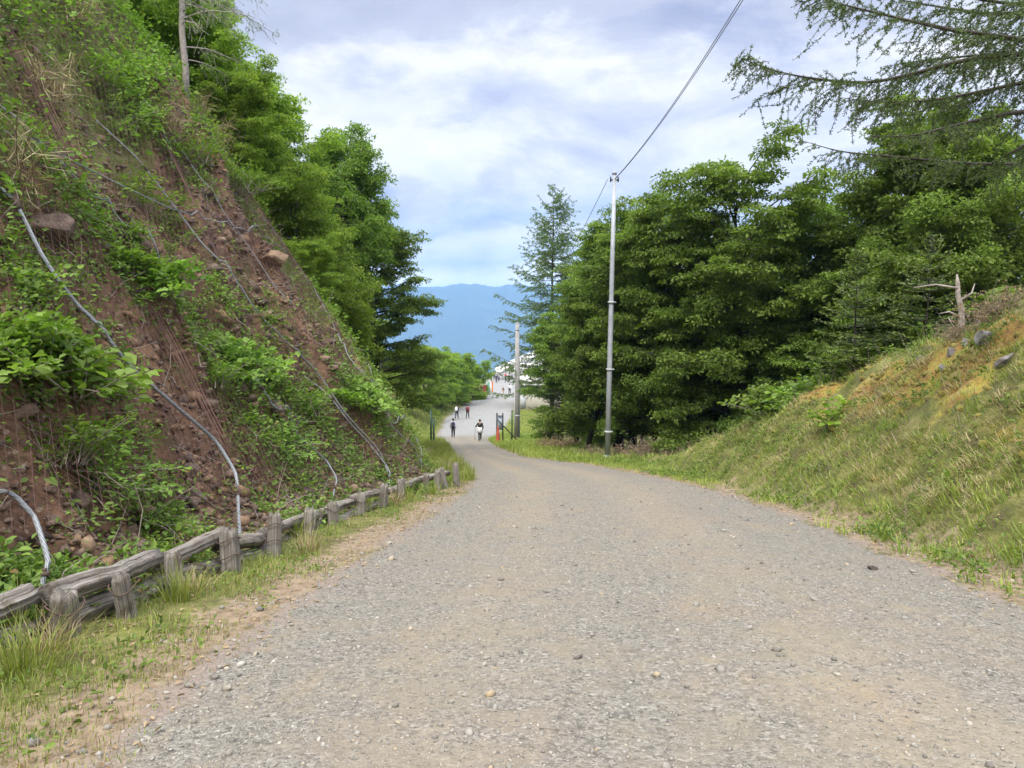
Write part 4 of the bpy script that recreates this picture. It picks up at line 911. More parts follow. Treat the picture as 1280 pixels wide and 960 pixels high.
# litter on the verges
P = scatter(5200, lambda y: Ft(y)-.3, lambda y: Led(y)+.2, 2, 18, lambda x, y: .5+0*x); m = len(P); V, F = leaves(P+np.array([0, 0, .012]), rg.normal(0, 1, (m, 3))*np.array([1, 1, .2]), np.array([0, 0, 1.])+rg.normal(0, .4, (m, 3)), rg.uniform(.02, .06, m), .5)
P2 = scatter(8500, lambda y: Red(y)-.3, lambda y: Bt(y)+3, 5, 24, lambda x, y: .5+0*x); m2 = len(P2); V2, F2 = leaves(P2+np.array([0, 0, .03]), rg.normal(0, 1, (m2, 3))*np.array([1, 1, .2]), np.array([0, 0, 1.])+rg.normal(0, .4, (m2, 3)), rg.uniform(.02, .06, m2), .5)
tag(link('leaf_litter', mk('litter_mesh', np.concatenate([V, V2]), [np.concatenate([F, F2+len(V)])], fattrs={'tint': rg.uniform(0, 1, (m+m2)*2)}), MATS['dry_leaf']), kind='stuff')
# ------------------------------------------------------------------ bushes, saplings, canes, the near larch
SH = [shrub('bush_a', 51, .75, .6, 60, .085, 22, .008), shrub('bush_b', 52, .5, .4, 42, .062, 18, .006), shrub('bush_c', 53, .6, .5, 48, .055, 22, .006, wid=.45), shrub('fern_bush', 54, .8, .45, 46, .05, 34, .006, 1.3, .4, .35)]
def bush(v, px, py, sc, lab, group='bushes on the cut', mat='leaf_shrub', kind='bush'):
    P = hitc(px, py) if py < 480 and px < 470 else hit(px, py, Hs); n = nrm(P[:1], P[1:2], .3, Hs)[0]; o = plant(kind, SH[v], ('stem', 'foliage'), ('twig', mat), (P[0], P[1], float(H(P[:1], P[1:2])[0])-.03), RN.uniform(0, 6), sc, lab, 'bush', group, (0, 0))
    o.rotation_euler = (-n[1]*.4, n[0]*.4, RN.uniform(0, 6)); return o
for v, px, py, sc, lab in [
    (0, 55, 455, 1.15, 'large round-leaved bush at the picture edge beside the thick rope'), (0, 8, 455, 1.0, 'round-leaved bush cut by the picture edge below the split boulder'), (1, 25, 345, 1.0, 'leafy bush just under the split boulder'), (1, 105, 455, .95, 'leafy bush touching the bend of the thick rope'),
    (1, 160, 365, .9, 'small bush at the end of the short rope'), (0, 208, 405, .9, 'broad-leaved bush in the middle of the slope above the scree'), (1, 245, 420, 1.1, 'bush in the green band right of the scree top'), (0, 285, 455, .95, 'broad bush at the centre of the green band'),
    (1, 330, 480, 1.1, 'bush in the green band under the long rope'), (2, 262, 485, .9, 'fine-leaved bush beside the bare scree'), (2, 375, 510, 1.1, 'fine-leaved bush where the long rope kinks'), (1, 425, 508, 1.1, 'bright bush against the reddish net'), (0, 455, 525, .95, 'broad bush low by the net edge'),
    (1, 500, 540, 1., 'bush hanging over the slope end near the path'), (2, 345, 555, 1., 'low bush above the bent rope'), (2, 120, 560, 1.1, 'dark weedy bush left of the thick rope'), (2, 165, 590, 1.0, 'weedy bush beside the tan rock'), (2, 75, 545, 1.0, 'shaded bush under the large round-leaved one'),
    (3, 150, 130, 1.3, 'ferny bright bush high on the slope under the crest'), (3, 172, 215, 1.2, 'ferny bush with level sprays above the crossing ropes'), (3, 112, 85, 1.1, 'ferny bush topmost beside the dry canes'), (3, 235, 205, 1.3, 'ferny bush spreading toward the thin larch trunk'), (3, 205, 250, 1., 'ferny bush over the dark hollow in the face'), (3, 300, 250, 1.2, 'ferny bush at the foot of the bright trees'),
    (1, 18, 700, .7, 'small bush behind the thick rope end'), (1, 205, 690, .6, 'small leafy plant behind the third barrier post'), (0, 495, 430, 1.2, 'bush at the net edge below the tall tiered maple'), (0, 520, 500, 1.25, 'round bush where the cut meets the path'), (0, 470, 385, 1.2, 'bush in the dark gap between net edge and trees')]:
    bush(v, px, py, sc*1.3, lab)
def canes(name, seed, n, Ht, R):
    rng = np.random.default_rng(seed); b = Bag(); P = []; 
    for i in range(n):
        a = rng.uniform(0, 6.3); p0 = np.array([rng.normal(0, R*.3), rng.normal(0, R*.3), -.05]); L = Ht*rng.uniform(.5, 1.1); d = np.array([math.cos(a)*.22, math.sin(a)*.22, 1.]); lp = curve(p0, d, L, 7, -.06, rng, .06); lp[:, :2] += np.linspace(0, 1, 7)[:, None]**2*L*.25*np.array([math.cos(a), math.sin(a)])
        addtube(b, lp, np.linspace(.008, .003, 7), 4, cap=False); P += list(lp[1:6])
    P = np.array(P); m = len(P)*2; P = np.repeat(P, 2, 0); V, F = cards(P, rng.normal(0, 1, (m, 3))+np.array([0, 0, -.3]), rng.normal(0, 1, (m, 3)), rng.uniform(.2, .45, m), .012)
    return b.mesh(name+'_stem', True), mk(name+'_blades', V, [F], {'tint': np.repeat(rng.uniform(0, 1, m), 4)})
CN = canes('canes', 61, 34, 1.3, .5)
for px, py, sc, lab in [(12, 250, 1.05, 'tall dry canes at the picture edge above the split boulder'), (60, 135, .9, 'dry canes high on the slope among reddish soil'), (205, 175, .8, 'dry canes left of the thin larch trunk'), (270, 190, .85, 'dry canes right of the thin larch trunk'), (95, 40, .9, 'dry canes topmost on the slope'), (245, 140, .8, 'dry canes behind the thin larch trunk')]:
    P = hitc(px, py); plant('dry_canes', CN, ('stem', 'blade'), ('dry_blade', 'dry_blade'), tuple(P), RN.uniform(0, 6), sc, lab, 'dry grass', 'clumps of dry canes on the slope')
rt = np.random.default_rng(9)
def tuft_mesh(seed, n, Ht, R):
    rng = np.random.default_rng(seed); P = np.stack([rng.normal(0, R, n), rng.normal(0, R, n), np.full(n, -.02)], -1); N = np.stack([P[:, 0]*3, P[:, 1]*3, np.ones(n)], -1); V, F = blades(P, unit(N), rng.uniform(.5, 1.1, n)*Ht, .007, np.stack([P[:, 0]*12, P[:, 1]*12, 0*P[:, 0]], -1), rng, .7)
    return mk('tuft_mesh', V, F, {'tint': np.repeat(np.clip(rng.normal(.5, .25, n), 0, 1), 5)})
TG, TD = tuft_mesh(1, 130, .40, .07), tuft_mesh(2, 110, .36, .08)
for me, px, py, sc, lab in [(TG, 225, 752, 1.0, 'green grass tuft in front of the third barrier post'), (TD, 240, 740, .8, 'withered grass tuft beside the third barrier post'), (TG, 30, 845, 1.15, 'green grass tuft nearest the camera below the first post'), (TD, 62, 815, 1., 'withered tuft against the first barrier post'), (TG, 8, 800, 1.2, 'green tuft at the picture edge under the first log'),
                            (TD, 385, 690, 1.0, 'withered tuft below the dark thin barrier post'), (TG, 372, 672, .9, 'green tuft behind the fifth post'), (TG, 455, 640, 1.0, 'green tuft under the middle barrier posts'), (TG, 505, 628, 1.25, 'tall green tuft hiding the rail near the last posts'), (TD, 490, 632, 1.1, 'withered tuft near the last posts'), (TG, 585, 600, 1.2, 'green tuft beyond the very last post'), (TG, 540, 618, 1., 'green tuft at the foot of the last posts'), (TD, 562, 590, 1.5, 'tall pale tuft behind the last posts')]:
    P = hit(px, py); o = link('grass_tuft', me, MATS['grass_blade' if me is TG else 'dry_blade'], None, P); o.scale = (sc, sc, sc); o.rotation_euler = (0, 0, rt.uniform(0, 6)); tag(o, lab, 'grass tuft', 'grass tufts along the barrier')
# pale withered shrubs at the far roadside
TW = [twiggy('dry_a', 71, .8, .75, 90, 14), twiggy('dry_b', 72, .7, .6, 80, 16)]
for v, px, dd, sc, lab in [(0, 690, 43, 1.25, 'pinkish dead brush beside the gate end'), (1, 715, 40, 1.1, 'dead brush between the gate and the metal pole'), (0, 742, 33, .95, 'pale dry shrub just before the metal pole'), (1, 785, 31, 1.15, 'pale dry shrub touching the metal pole'), (0, 812, 30, 1.1, 'second pale shrub past the metal pole'), (1, 845, 29, 1.1, 'third pale shrub past the metal pole'), (0, 878, 27.5, 1., 'pale dry shrub last before the grassy bank'), (1, 905, 26.5, .8, 'small pale shrub at the start of the bank')]:
    x = (px-640)/930*dd; plant('dry_shrub', TW[v], ('stem', 'foliage'), ('twig_red' if dd > 38 else 'twig', 'dry_leaf'), gz(x, dd, -.05), RN.uniform(0, 6), sc, lab, 'shrub', 'withered shrubs by the outer bend')
for v, px, py, sc, lab in [(0, 1205, 372, .6, 'dry shrub at the foot of the dead trunk'), (1, 1245, 362, .8, 'pale dry shrub on the bank top'), (0, 1275, 352, .8, 'pale dry shrub on the bank top at the picture edge')]:
    d_ = 14.5; P = at(px, py, d_); plant('dry_shrub', TW[v], ('stem', 'foliage'), ('twig', 'dry_leaf'), gz(P[0], d_, -.05), RN.uniform(0, 6), sc, lab, 'shrub', 'withered shrubs on the bank top')
for px, dd, sc, lab in [(668, 57, 1.9, 'round green bush at the foot of the concrete pole'), (655, 62, 1.7, 'green bush just behind the gate'), (905, 27, 1.1, 'green bush under the maples where the bank begins'), (935, 26, 1.0, 'small green bush at the bank foot under the maples')]:
    x = (px-640)/930*dd; plant('bush', SH[1], ('stem', 'foliage'), ('twig', 'leaf_shrub'), gz(x, dd, -.05), RN.uniform(0, 6), sc, lab, 'bush', 'bushes by the outer bend')
for v, px, dd, sc, mt, lab in [(0, 968, 20.5, 1.7, 'leaf_forest', 'bush at the left end of the bank crest under the maples'), (1, 1005, 19.6, 2.4, 'leaf_shrub', 'bright bush on the bank crest left of the young firs'), (2, 1040, 19.4, 2.2, 'leaf_forest', 'fine-leaved bush on the crest touching the first young fir'), (0, 1098, 18.6, 1.5, 'leaf_shrub', 'bush on the crest between the two young firs'), (2, 1165, 17.6, 1.8, 'leaf_shrub', 'bush on the crest just before the dead trunk'), (0, 1262, 16.4, 1.5, 'leaf_forest', 'dark bush behind the dry shrubs on the bank top')]:
    x = (px-640)/930*dd; plant('bush', SH[v], ('stem', 'foliage'), ('twig', mt), gz(x, dd, -.05), RN.uniform(0, 6), sc, lab, 'bush', 'bushes along the bank crest')
P = hit(1047, 525); sap = shrub('sapling', 81, .45, .85, 13, .13, 14, .008, .9, .8, .35)
plant('maple_sapling', sap, ('stem', 'foliage'), ('twig', 'leaf_bright'), tuple(P-np.array([0, 0, .04])), .8, 1.0, 'lone bright maple sapling growing from the grassy bank', 'sapling')
P = hit(960, 500); plant('maple_sapling', sap, ('stem', 'foliage'), ('twig', 'leaf_forest'), tuple(P), 2.8, 1.5, 'darker maple sapling at the edge of the wood on the bank', 'sapling')
for px, py, sc in [(1112, 537, .35), (925, 552, .35), (1090, 640, .25)]:
    P = hit(px, py); plant('fern', SH[3], ('stem', 'foliage'), ('twig', 'leaf_bright'), tuple(P), 1., sc, {1112: 'small bright fern alone on the bank', 925: 'small fern at the bank foot near the maples', 1090: 'low fern near the gravel under the bank'}[px], 'fern', 'small ferns on the bank')
# broken dead trunk
d_ = 15.4; Pb = at(1202, 385, d_); b = Bag(); gx = gz(Pb[0], d_, -.1); pts = np.array([(0, 0, 0), (.02, 0, .35), (.0, 0, .65), (-.08, .02, .9), (-.10, .02, 1.12), (-.14, 0, 1.32)])*np.array([1, 1, 1.05]); addtube(b, pts, [.085, .07, .06, .05, .042, .012], 9, rough=.2, seed=5)
root = tag(empty('dead_trunk', gx), 'pale broken dead trunk with stub branches on the bank top', 'dead tree'); link('trunk', b.mesh('snag', True), MATS['bark_pale'], root)
for q in ([(0, 0, .5), (-.25, 0, .62), (-.42, .05, .58)], [(-.05, 0, .85), (.22, .05, 1.0), (.3, .1, 1.2)], [(0, 0, .2), (-.2, -.1, .3), (-.32, -.1, .5)], [(-.1, 0, 1.1), (-.5, .1, 1.18), (-.9, .2, 1.12)]):
    b = Bag(); addtube(b, np.array(q), np.linspace(.028, .008, 3), 6); link('branch', b.mesh('stub', True), MATS['bark_pale'], root)
# thin bare larch on the slope and a fir bough at the picture edge
def barelarch(seed, Ht):
    rng = np.random.default_rng(seed); wood = Bag(); n = 9; tp = np.zeros((n, 3)); tp[:, 2] = np.linspace(-.2, Ht, n); tp[:, 0] = np.linspace(0, .12, n)+rng.normal(0, .03, n); addtube(wood, tp, np.linspace(.085, .02, n), 8, rough=.12, seed=seed); A = []; B = []
    for i in range(46):
        z = rng.uniform(.12, .98)*Ht; az = rng.uniform(-1.0, 1.2) if rng.uniform() < .62 else rng.uniform(0, 6.3); L = rng.uniform(.8, 2.3)*(1.1-.4*z/Ht); d = np.array([math.cos(az), math.sin(az), rng.uniform(-.1, .25)])
        p = np.array([np.interp(z, tp[:, 2], tp[:, 0]), 0, z]); lp = curve(p, d, L, 8, -.28, rng, .06); addtube(wood, lp, np.linspace(.018, .005, 8), 4, cap=False)
        for k in range(int(L*16)):
            q = lp[rng.integers(2, 8)]+rng.normal(0, .06, 3); A.append(q); B.append(q+(d*.5+rng.normal(0, .35, 3)+np.array([0, 0, -.7]))*rng.uniform(.12, .38))
    A = np.array(A); B = np.array(B); V, F = segs(A, B, .005, .003); wood.add(V, F); idx = np.repeat(np.arange(len(A)), 6); m = len(idx); P = A[idx]+(B-A)[idx]*rng.uniform(0, 1.05, (m, 1))
    V, F = cards(P, rng.normal(0, 1, (m, 3)), rng.normal(0, 1, (m, 3)), rng.uniform(.03, .06, m), .018); return wood.mesh('barelarch', True), mk('barelarch_needles', V, [F], fattrs={'tint': rng.uniform(.2, .9, m)})
P = np.array(gz(-7.9, 18.6)); plant('larch_tree', barelarch(91, 6.4), ('trunk', 'crown'), ('bark_pale', 'leaf_larch'), tuple(P), 0, 1.05, 'thin pale larch with drooping half-bare twigs on the slope', 'tree')
fb = conifer('fir_c', 92, 4.6, 1.55, 'fir', .05, .26, 1.15); P = np.array([-7.0, 8.6]); plant('fir_tree', fb, ('trunk', 'crown'), ('bark_dark', 'leaf_fir'), gz(P[0], P[1]), 0, 1., 'small dark fir on the slope at the upper picture edge', 'tree')

# the near larch, its trunk outside the frame
rn = np.random.default_rng(101); trunk = np.array([(10.6, 11.6, float(H(np.array([10.6]), np.array([11.6]))[0])-.3), (10.5, 11.5, 4), (10.45, 11.5, 7), (10.4, 11.4, 11), (10.4, 11.4, 15)])
root = tag(empty('larch_tree', tuple(trunk[0])), 'large larch reaching in from the picture edge with long drooping boughs', 'tree'); off0 = trunk[0]; wood = Bag(); addtube(wood, trunk-off0, [.24, .21, .18, .13, .03], 12, rough=.12, seed=3); A = []; B = []; TN = []
LIMBS = [(10., [(1300, 52), (1190, 38), (1120, 22), (1050, 5), (1003, -8)], 1.), (10.6, [(1300, 62), (1200, 75), (1130, 96), (1080, 105), (1010, 98), (965, 88), (921, 71)], 1.2), (11.2, [(1300, 98), (1230, 114), (1165, 126), (1100, 128), (1050, 122)], 1.), (9.6, [(1300, 135), (1230, 148), (1180, 160), (1140, 170), (1085, 171)], .7),
         (10.2, [(1300, 172), (1265, 190), (1245, 202)], .6), (12., [(1300, 70), (1230, 68), (1150, 76), (1100, 84)], .7), (12.8, [(1310, 205), (1210, 205), (1120, 196), (1050, 190), (1000, 175)], .8), (9.8, [(1300, 10), (1230, 0), (1150, -12)], 1.1), (11.4, [(1310, 15), (1240, 18), (1170, 8), (1100, -5)], 1.2)]
for dd, pix, k in LIMBS:
    W3 = np.array([at(a, b, dd+.25*rn.normal()) for a, b in pix]); z0 = W3[0, 2]-.15; st = np.array([10.5, 11.5, z0]); q = spl(np.concatenate([[st], W3]), 40)
    addtube(wood, q-off0, np.linspace(.05, .004, 40)*(.55+.25*k), 6, cap=False, rough=.1, seed=int(dd*10)); L = np.concatenate([[0], np.cumsum(np.linalg.norm(np.diff(q, axis=0), axis=1))]); n = int(L[-1]/.044*min(k, 1.))
    for j in range(n):
        l = L[-1]*rn.uniform(.3, 1.); p = np.array([np.interp(l, L, q[:, c]) for c in range(3)]); t = unit(np.array([np.interp(min(l+.1, L[-1]), L, q[:, c])-np.interp(l-.1, L, q[:, c]) for c in range(3)])); s_ = np.array([-t[1], t[0], 0])*rn.choice([-1, 1]); rem = np.clip((L[-1]-l)/.8, .35, 1)
        d = t*rn.uniform(.15, .6)+s_*rn.uniform(.1, .8)+np.array([0, 0, -rn.uniform(-.05, .75)]); ll = rn.uniform(.18, .62)*rem*k; e = p+unit(d)*ll; e2 = e+unit(d+np.array([0, 0, -.3])+rn.normal(0, .4, 3))*ll*.6; tt = rn.uniform(.1, .8)
        A += [p, e]; B += [e, e2]; TN += [tt, tt]
        if rn.uniform() < .6: m_ = p+(e-p)*rn.uniform(.3, .8); A.append(m_); B.append(m_+unit(d+rn.normal(0, .7, 3))*ll*.5); TN.append(tt)
A = np.array(A); B = np.array(B); TN = np.array(TN); V, F = segs(A-off0, B-off0, .0045, .003); wood.add(V, F); link('trunk', wood.mesh('near_larch', True), MATS['bark_dark'], root)
c = np.maximum((np.linalg.norm(B-A, axis=1)/.028).astype(int), 2); idx = np.repeat(np.arange(len(A)), c); m = len(idx); P = A[idx]+(B-A)[idx]*rn.uniform(0, 1.03, (m, 1)); P = np.repeat(P, 4, 0); idx = np.repeat(idx, 4); m = len(idx)
V, F = cards(P-off0, unit(B-A)[idx]*.4+rn.normal(0, .7, (m, 3)), rn.normal(0, 1, (m, 3)), rn.uniform(.026, .05, m), rn.uniform(.009, .015, m)); link('crown', mk('near_larch_needles', V, [F], fattrs={'tint': np.clip(TN[idx]+rn.normal(0, .15, m), 0, .95)}), MATS['leaf_larch_near'], root)
# ------------------------------------------------------------------ poles and wires
def gp(x, y, d=0.): return np.array(gz(x, y, d))
def bx(x0, x1, y0, y1, z0, z1): 
    V = np.array([(x, y, z) for z in (z0, z1) for x, y in ((x0, y0), (x1, y0), (x1, y1), (x0, y1))], float); return V, np.array([(3, 2, 1, 0), (4, 5, 6, 7), (0, 1, 5, 4), (1, 2, 6, 5), (2, 3, 7, 6), (3, 0, 4, 7)])
def part(name, mat, parent, *pieces, smooth=False):
    b = Bag()
    for V, F in pieces: b.add(V, F)
    return link(name, b.mesh(name+'_mesh', smooth), MATS[mat], parent)
def tb(P, R, n=12): V, F, al = tube(np.array(P, float), R, n); return V, F
x, y = (761-640)/930*30, 30.; g = gp(x, y, -.1); mp = tag(empty('utility_pole', tuple(g), 0), 'tall bare grey metal pole at the bend, wires at its tip', 'pole'); mp.rotation_euler = (0, .012, 0)
part('pole', 'steel', mp, tb([(0, 0, -.2), (0, 0, 4), (0, 0, 8), (0, 0, 11.45)], [.115, .105, .09, .075], 20), smooth=True)
part('cap', 'steel', mp, tb([(0, 0, 11.44), (0, 0, 11.54), (0, 0, 11.56)], [.095, .095, .03], 16))
for z in (1.15, 3.7, 6.4): part('band', 'grey_paint', mp, tb([(0, 0, z), (0, 0, z+.07)], [.142, .142], 20), bx(.13, .19, -.03, .03, z+.01, z+.06))
part('base_sleeve', 'concrete', mp, tb([(0, 0, .0), (0, 0, .22)], [.139, .138], 20)); part('clamp', 'black_metal', mp, bx(-.16, .16, -.02, .02, 11.2, 11.26), tb([(-.15, 0, 11.15), (-.15, 0, 11.35)], .03, 8), tb([(.15, 0, 11.15), (.15, 0, 11.35)], .03, 8))
TOP = g+np.array([.13, 0, 11.25])
x2, y2 = (645-640)/930*58, 58.; g2 = gp(x2+.1, y2, -.1); cp = tag(empty('utility_pole', tuple(g2)), 'concrete pole standing in the bushes behind the gate', 'pole')
h2 = at(645, 404, 58)[2]-g2[2]; part('pole', 'concrete', cp, tb([(0, 0, -.2), (0, 0, h2*.5), (0, 0, h2)], [.24, .20, .15], 18), smooth=True); part('cap', 'concrete', cp, tb([(0, 0, h2), (0, 0, h2+.06)], [.16, .1], 16)); part('band', 'steel', cp, tb([(0, 0, h2-.55), (0, 0, h2-.45)], [.175, .175], 16)); part('band', 'steel', cp, tb([(0, 0, 2.), (0, 0, 2.1)], [.25, .25], 16))
part('conduit', 'grey_paint', cp, tb([(-.22, -.12, 0), (-.2, -.12, h2*.5)], .04, 8))
def wire(P0, P1, sag, r, n=40): 
    t = np.linspace(0, 1, n)[:, None]; return tube(P0+(P1-P0)*t-np.array([0, 0, 1])*4*sag*t*(1-t), r, 5)[:2]
E = np.array([7.1, -4., 16.6]); wr = tag(empty('overhead_wire', tuple(TOP)), 'pair of wires climbing from the metal pole into the sky', 'wire')
for k in (0, 1): V, F = wire(np.zeros(3)+np.array([.02*k, 0, .0]), E-TOP+np.array([.16*k, 0, .05*k]), 1.9, .011); part('strand', 'wire_dark', wr, (V, F))
wr2 = tag(empty('overhead_wire', tuple(TOP-np.array([.26, 0, 0]))), 'single thin wire sagging behind the larch toward the concrete pole', 'wire'); V, F = wire(np.zeros(3), g2+np.array([0, 0, h2-.4])-TOP+np.array([.26, 0, 0]), .75, .012); part('strand', 'wire_dark', wr2, (V, F))
# gate at the bend
d_ = 53.; gx = lambda px: (px-640)/930*d_
g = gp(gx(621), d_); gate = tag(empty('metal_gate', tuple(g)), 'small black gate with a slanting brace and pale netting', 'gate')
part('post', 'black_metal', gate, tb([(0, 0, -.2), (0, 0, 2.15)], .06, 10)); part('post', 'black_metal', gate, tb([(.42, .3, -.2), (.42, .3, 2.1)], .05, 10))
part('brace', 'black_metal', gate, tb([(.05, 0, 1.65), (1.45, .1, .15)], .04, 8)); part('hinge', 'black_metal', gate, bx(-.05, .45, -.03, .03, 1.9, 1.96)); part('mesh_panel', 'net_panel', gate, bx(.09, .38, .08, .1, .9, 1.95))
g = gp(gx(640), d_+1); fp = tag(empty('fence_post', tuple(g)), 'lone dark green post beside the concrete pole', 'post'); part('post', 'green_metal', fp, tb([(0, 0, -.2), (0, 0, 2.3)], .055, 10)); part('cap', 'green_metal', fp, tb([(0, 0, 2.3), (0, 0, 2.34)], [.07, .04], 10)); part('stay', 'black_metal', fp, tb([(0, 0, .9), (-.1, -.1, .1)], .02, 6))
g = gp(gx(622.5), d_-.8); tc_ = tag(empty('traffic_cone', tuple(g)), 'tall orange red cone standing against the gate post', 'cone'); part('cone', 'orange_plastic', tc_, tb([(0, 0, .05), (0, 0, .2), (0, 0, 1.15), (0, 0, 1.2)], [.17, .15, .05, .03], 16)); part('base', 'orange_plastic', tc_, bx(-.22, .22, -.22, .22, 0, .05))
for px, hh, lab in [(537.5, 2.3, 'dark green post at the path edge, taller of the pair'), (541, 1.8, 'dark green post at the path edge, shorter of the pair')]:
    dd = 50 if px < 540 else 48.5; g = gp((px-640)/930*dd, dd); fp = tag(empty('fence_post', tuple(g)), lab, 'post'); part('post', 'green_metal', fp, tb([(0, 0, -.2), (0, 0, hh)], .065, 10)); part('cap', 'green_metal', fp, tb([(0, 0, hh), (0, 0, hh+.04)], [.08, .05], 10))
# banners by the far path
for px, dd, c, hh, lab in [(603.5, 112, 'cloth_red', 2.0, 'narrow red banner, first of the row by the far path'), (606.2, 114, 'cloth_tan', 2.0, 'narrow tan banner beside the red one'), (608.6, 116, 'cloth_teal', 2.2, 'narrow pale teal banner in the middle of the row'), (610.8, 118, 'cloth_white', 2.3, 'narrow white banner beside the teal one'), (612.8, 120, 'cloth_orange', 2.2, 'narrow orange banner, last of the row')]:
    x = (px-640)/930*dd; g = gp(x, dd); bn = tag(empty('banner', tuple(g)), lab, 'banner', 'banners by the far path'); part('pole', 'white_paint', bn, tb([(0, 0, -.1), (0, 0, hh+.1)], .025, 8)); part('crossbar', 'white_paint', bn, tb([(0, 0, hh), (.45, 0, hh)], .015, 6))
    u = np.linspace(0, 1, 7); W_, Z_ = np.meshgrid(u*.42+.03, np.linspace(.35, hh, 9)); Y_ = .05*np.sin(W_*9+Z_*2); i = np.arange(8)[:, None]*7+np.arange(6)[None]; F = np.stack([i, i+1, i+8, i+7], -1).reshape(-1, 4); V = np.stack([W_, Y_, Z_], -1).reshape(-1, 3); part('cloth', c, bn, (V, F), (V+np.array([0, .012, 0]), F[:, ::-1]))
# far buildings
def vault(x0, x1, y0, y1, z0, rise, n=18, thick=.25):
    a = np.linspace(0, PI, n); ys = (y0+y1)/2-np.cos(a)*(y1-y0)/2; zs = z0+rise*np.sin(a); V = []; 
    for x in (x0, x1):
        for o in (0, thick): V += [(x, yy, zz+o) for yy, zz in zip(ys, zs)]
    F = []
    for k in range(n-1): F += [(k, k+1, 2*n+k+1, 2*n+k), (n+k+1, n+k, 3*n+k, 3*n+k+1), (k+1, k, n+k, n+k+1), (2*n+k, 2*n+k+1, 3*n+k+1, 3*n+k)]
    return np.array(V), np.array(F)
d_ = 98.; z0 = zr(d_)-.1; lg = tag(empty('lodge', (.9, d_, z0)), 'cream walled lodge with white arched roof half hidden behind the concrete pole', 'building')
part('wall', 'cream_wall', lg, bx(0, 12, 0, 9, -1, 3.3)); part('roof', 'white_paint', lg, vault(-.6, 12.6, -.7, 9.7, 3.3, 2.3)); part('gable', 'grey_paint', lg, (np.array([(-.02, 4.5, 3.3)]+[(-.02, 4.5-5*math.cos(a), 3.3+2.2*math.sin(a)) for a in np.linspace(0, PI, 18)]), np.array([(0, k, k+1) for k in range(1, 18)])))
for x in (1., 3.2, 5.4, 7.6, 9.8):
    f = part('window', 'green_paint', lg, bx(x, x+1.6, -.05, .02, 2.2, 3.1)); part('pane', 'glass_dark', f, bx(x+.08, x+1.52, -.07, -.055, 2.3, 3.0))
part('door', 'grey_paint', lg, bx(.2, .9, -.04, .02, 0, 2.0))
d_ = 178.; z0 = float(zr(172.))-.6; st = tag(empty('station_hall', (-4.2, d_, z0)), 'long white hall with a rising curved roof at the end of the path', 'building')
n = 20; xs = np.linspace(0, 30, n); zs = 1.6+7.4*np.sin(np.linspace(0, PI*.62, n)); V = np.array([(x, y, z) for y in (0, 22) for x, z in zip(xs, zs)]+[(x, y, z+.3) for y in (0, 22) for x, z in zip(xs, zs)]); k = np.arange(n-1)
part('roof', 'white_paint', st, (V, np.concatenate([np.stack([k, k+n, k+n+1, k+1], -1), np.stack([2*n+k, 2*n+k+1, 3*n+k+1, 3*n+k], -1), np.stack([k, k+1, 2*n+k+1, 2*n+k], -1), np.stack([n+k+1, n+k, 3*n+k, 3*n+k+1], -1)])))
V = np.array([(x, .3, -3) for x in xs]+[(x, .3, z-.02) for x, z in zip(xs, zs)]); part('wall', 'white_paint', st, (V, np.stack([k, k+1, k+n+1, k+n], -1)), bx(.1, 29.9, .4, 21.8, -3, 1.55))
for x in (6., 10.2, 14.4, 18.6): f = part('window', 'grey_paint', st, bx(x, x+3.4, .2, .32, .8, 2.6)); part('pane', 'glass_dark', f, bx(x+.12, x+3.28, .17, .19, .92, 2.48))
tent = tag(empty('tent', tuple(gp(-1.6, 158))), 'white peaked tent with open sides among the crowd', 'tent'); part('canopy', 'white_paint', tent, (np.array([(-2, -2, 2.2), (2, -2, 2.2), (2, 2, 2.2), (-2, 2, 2.2), (0, 0, 3.3), (-2, -2, 2.0), (2, -2, 2.0), (2, 2, 2.0), (-2, 2, 2.0)], float), [np.array([(0, 1, 4), (1, 2, 4), (2, 3, 4), (3, 0, 4)]), np.array([(5, 6, 1, 0), (6, 7, 2, 1), (7, 8, 3, 2), (8, 5, 0, 3)])]))
for a, b_ in ((-1.9, -1.9), (1.9, -1.9), (1.9, 1.9), (-1.9, 1.9)): part('leg', 'grey_paint', tent, tb([(a, b_, 0), (a, b_, 2.05)], .04, 6))

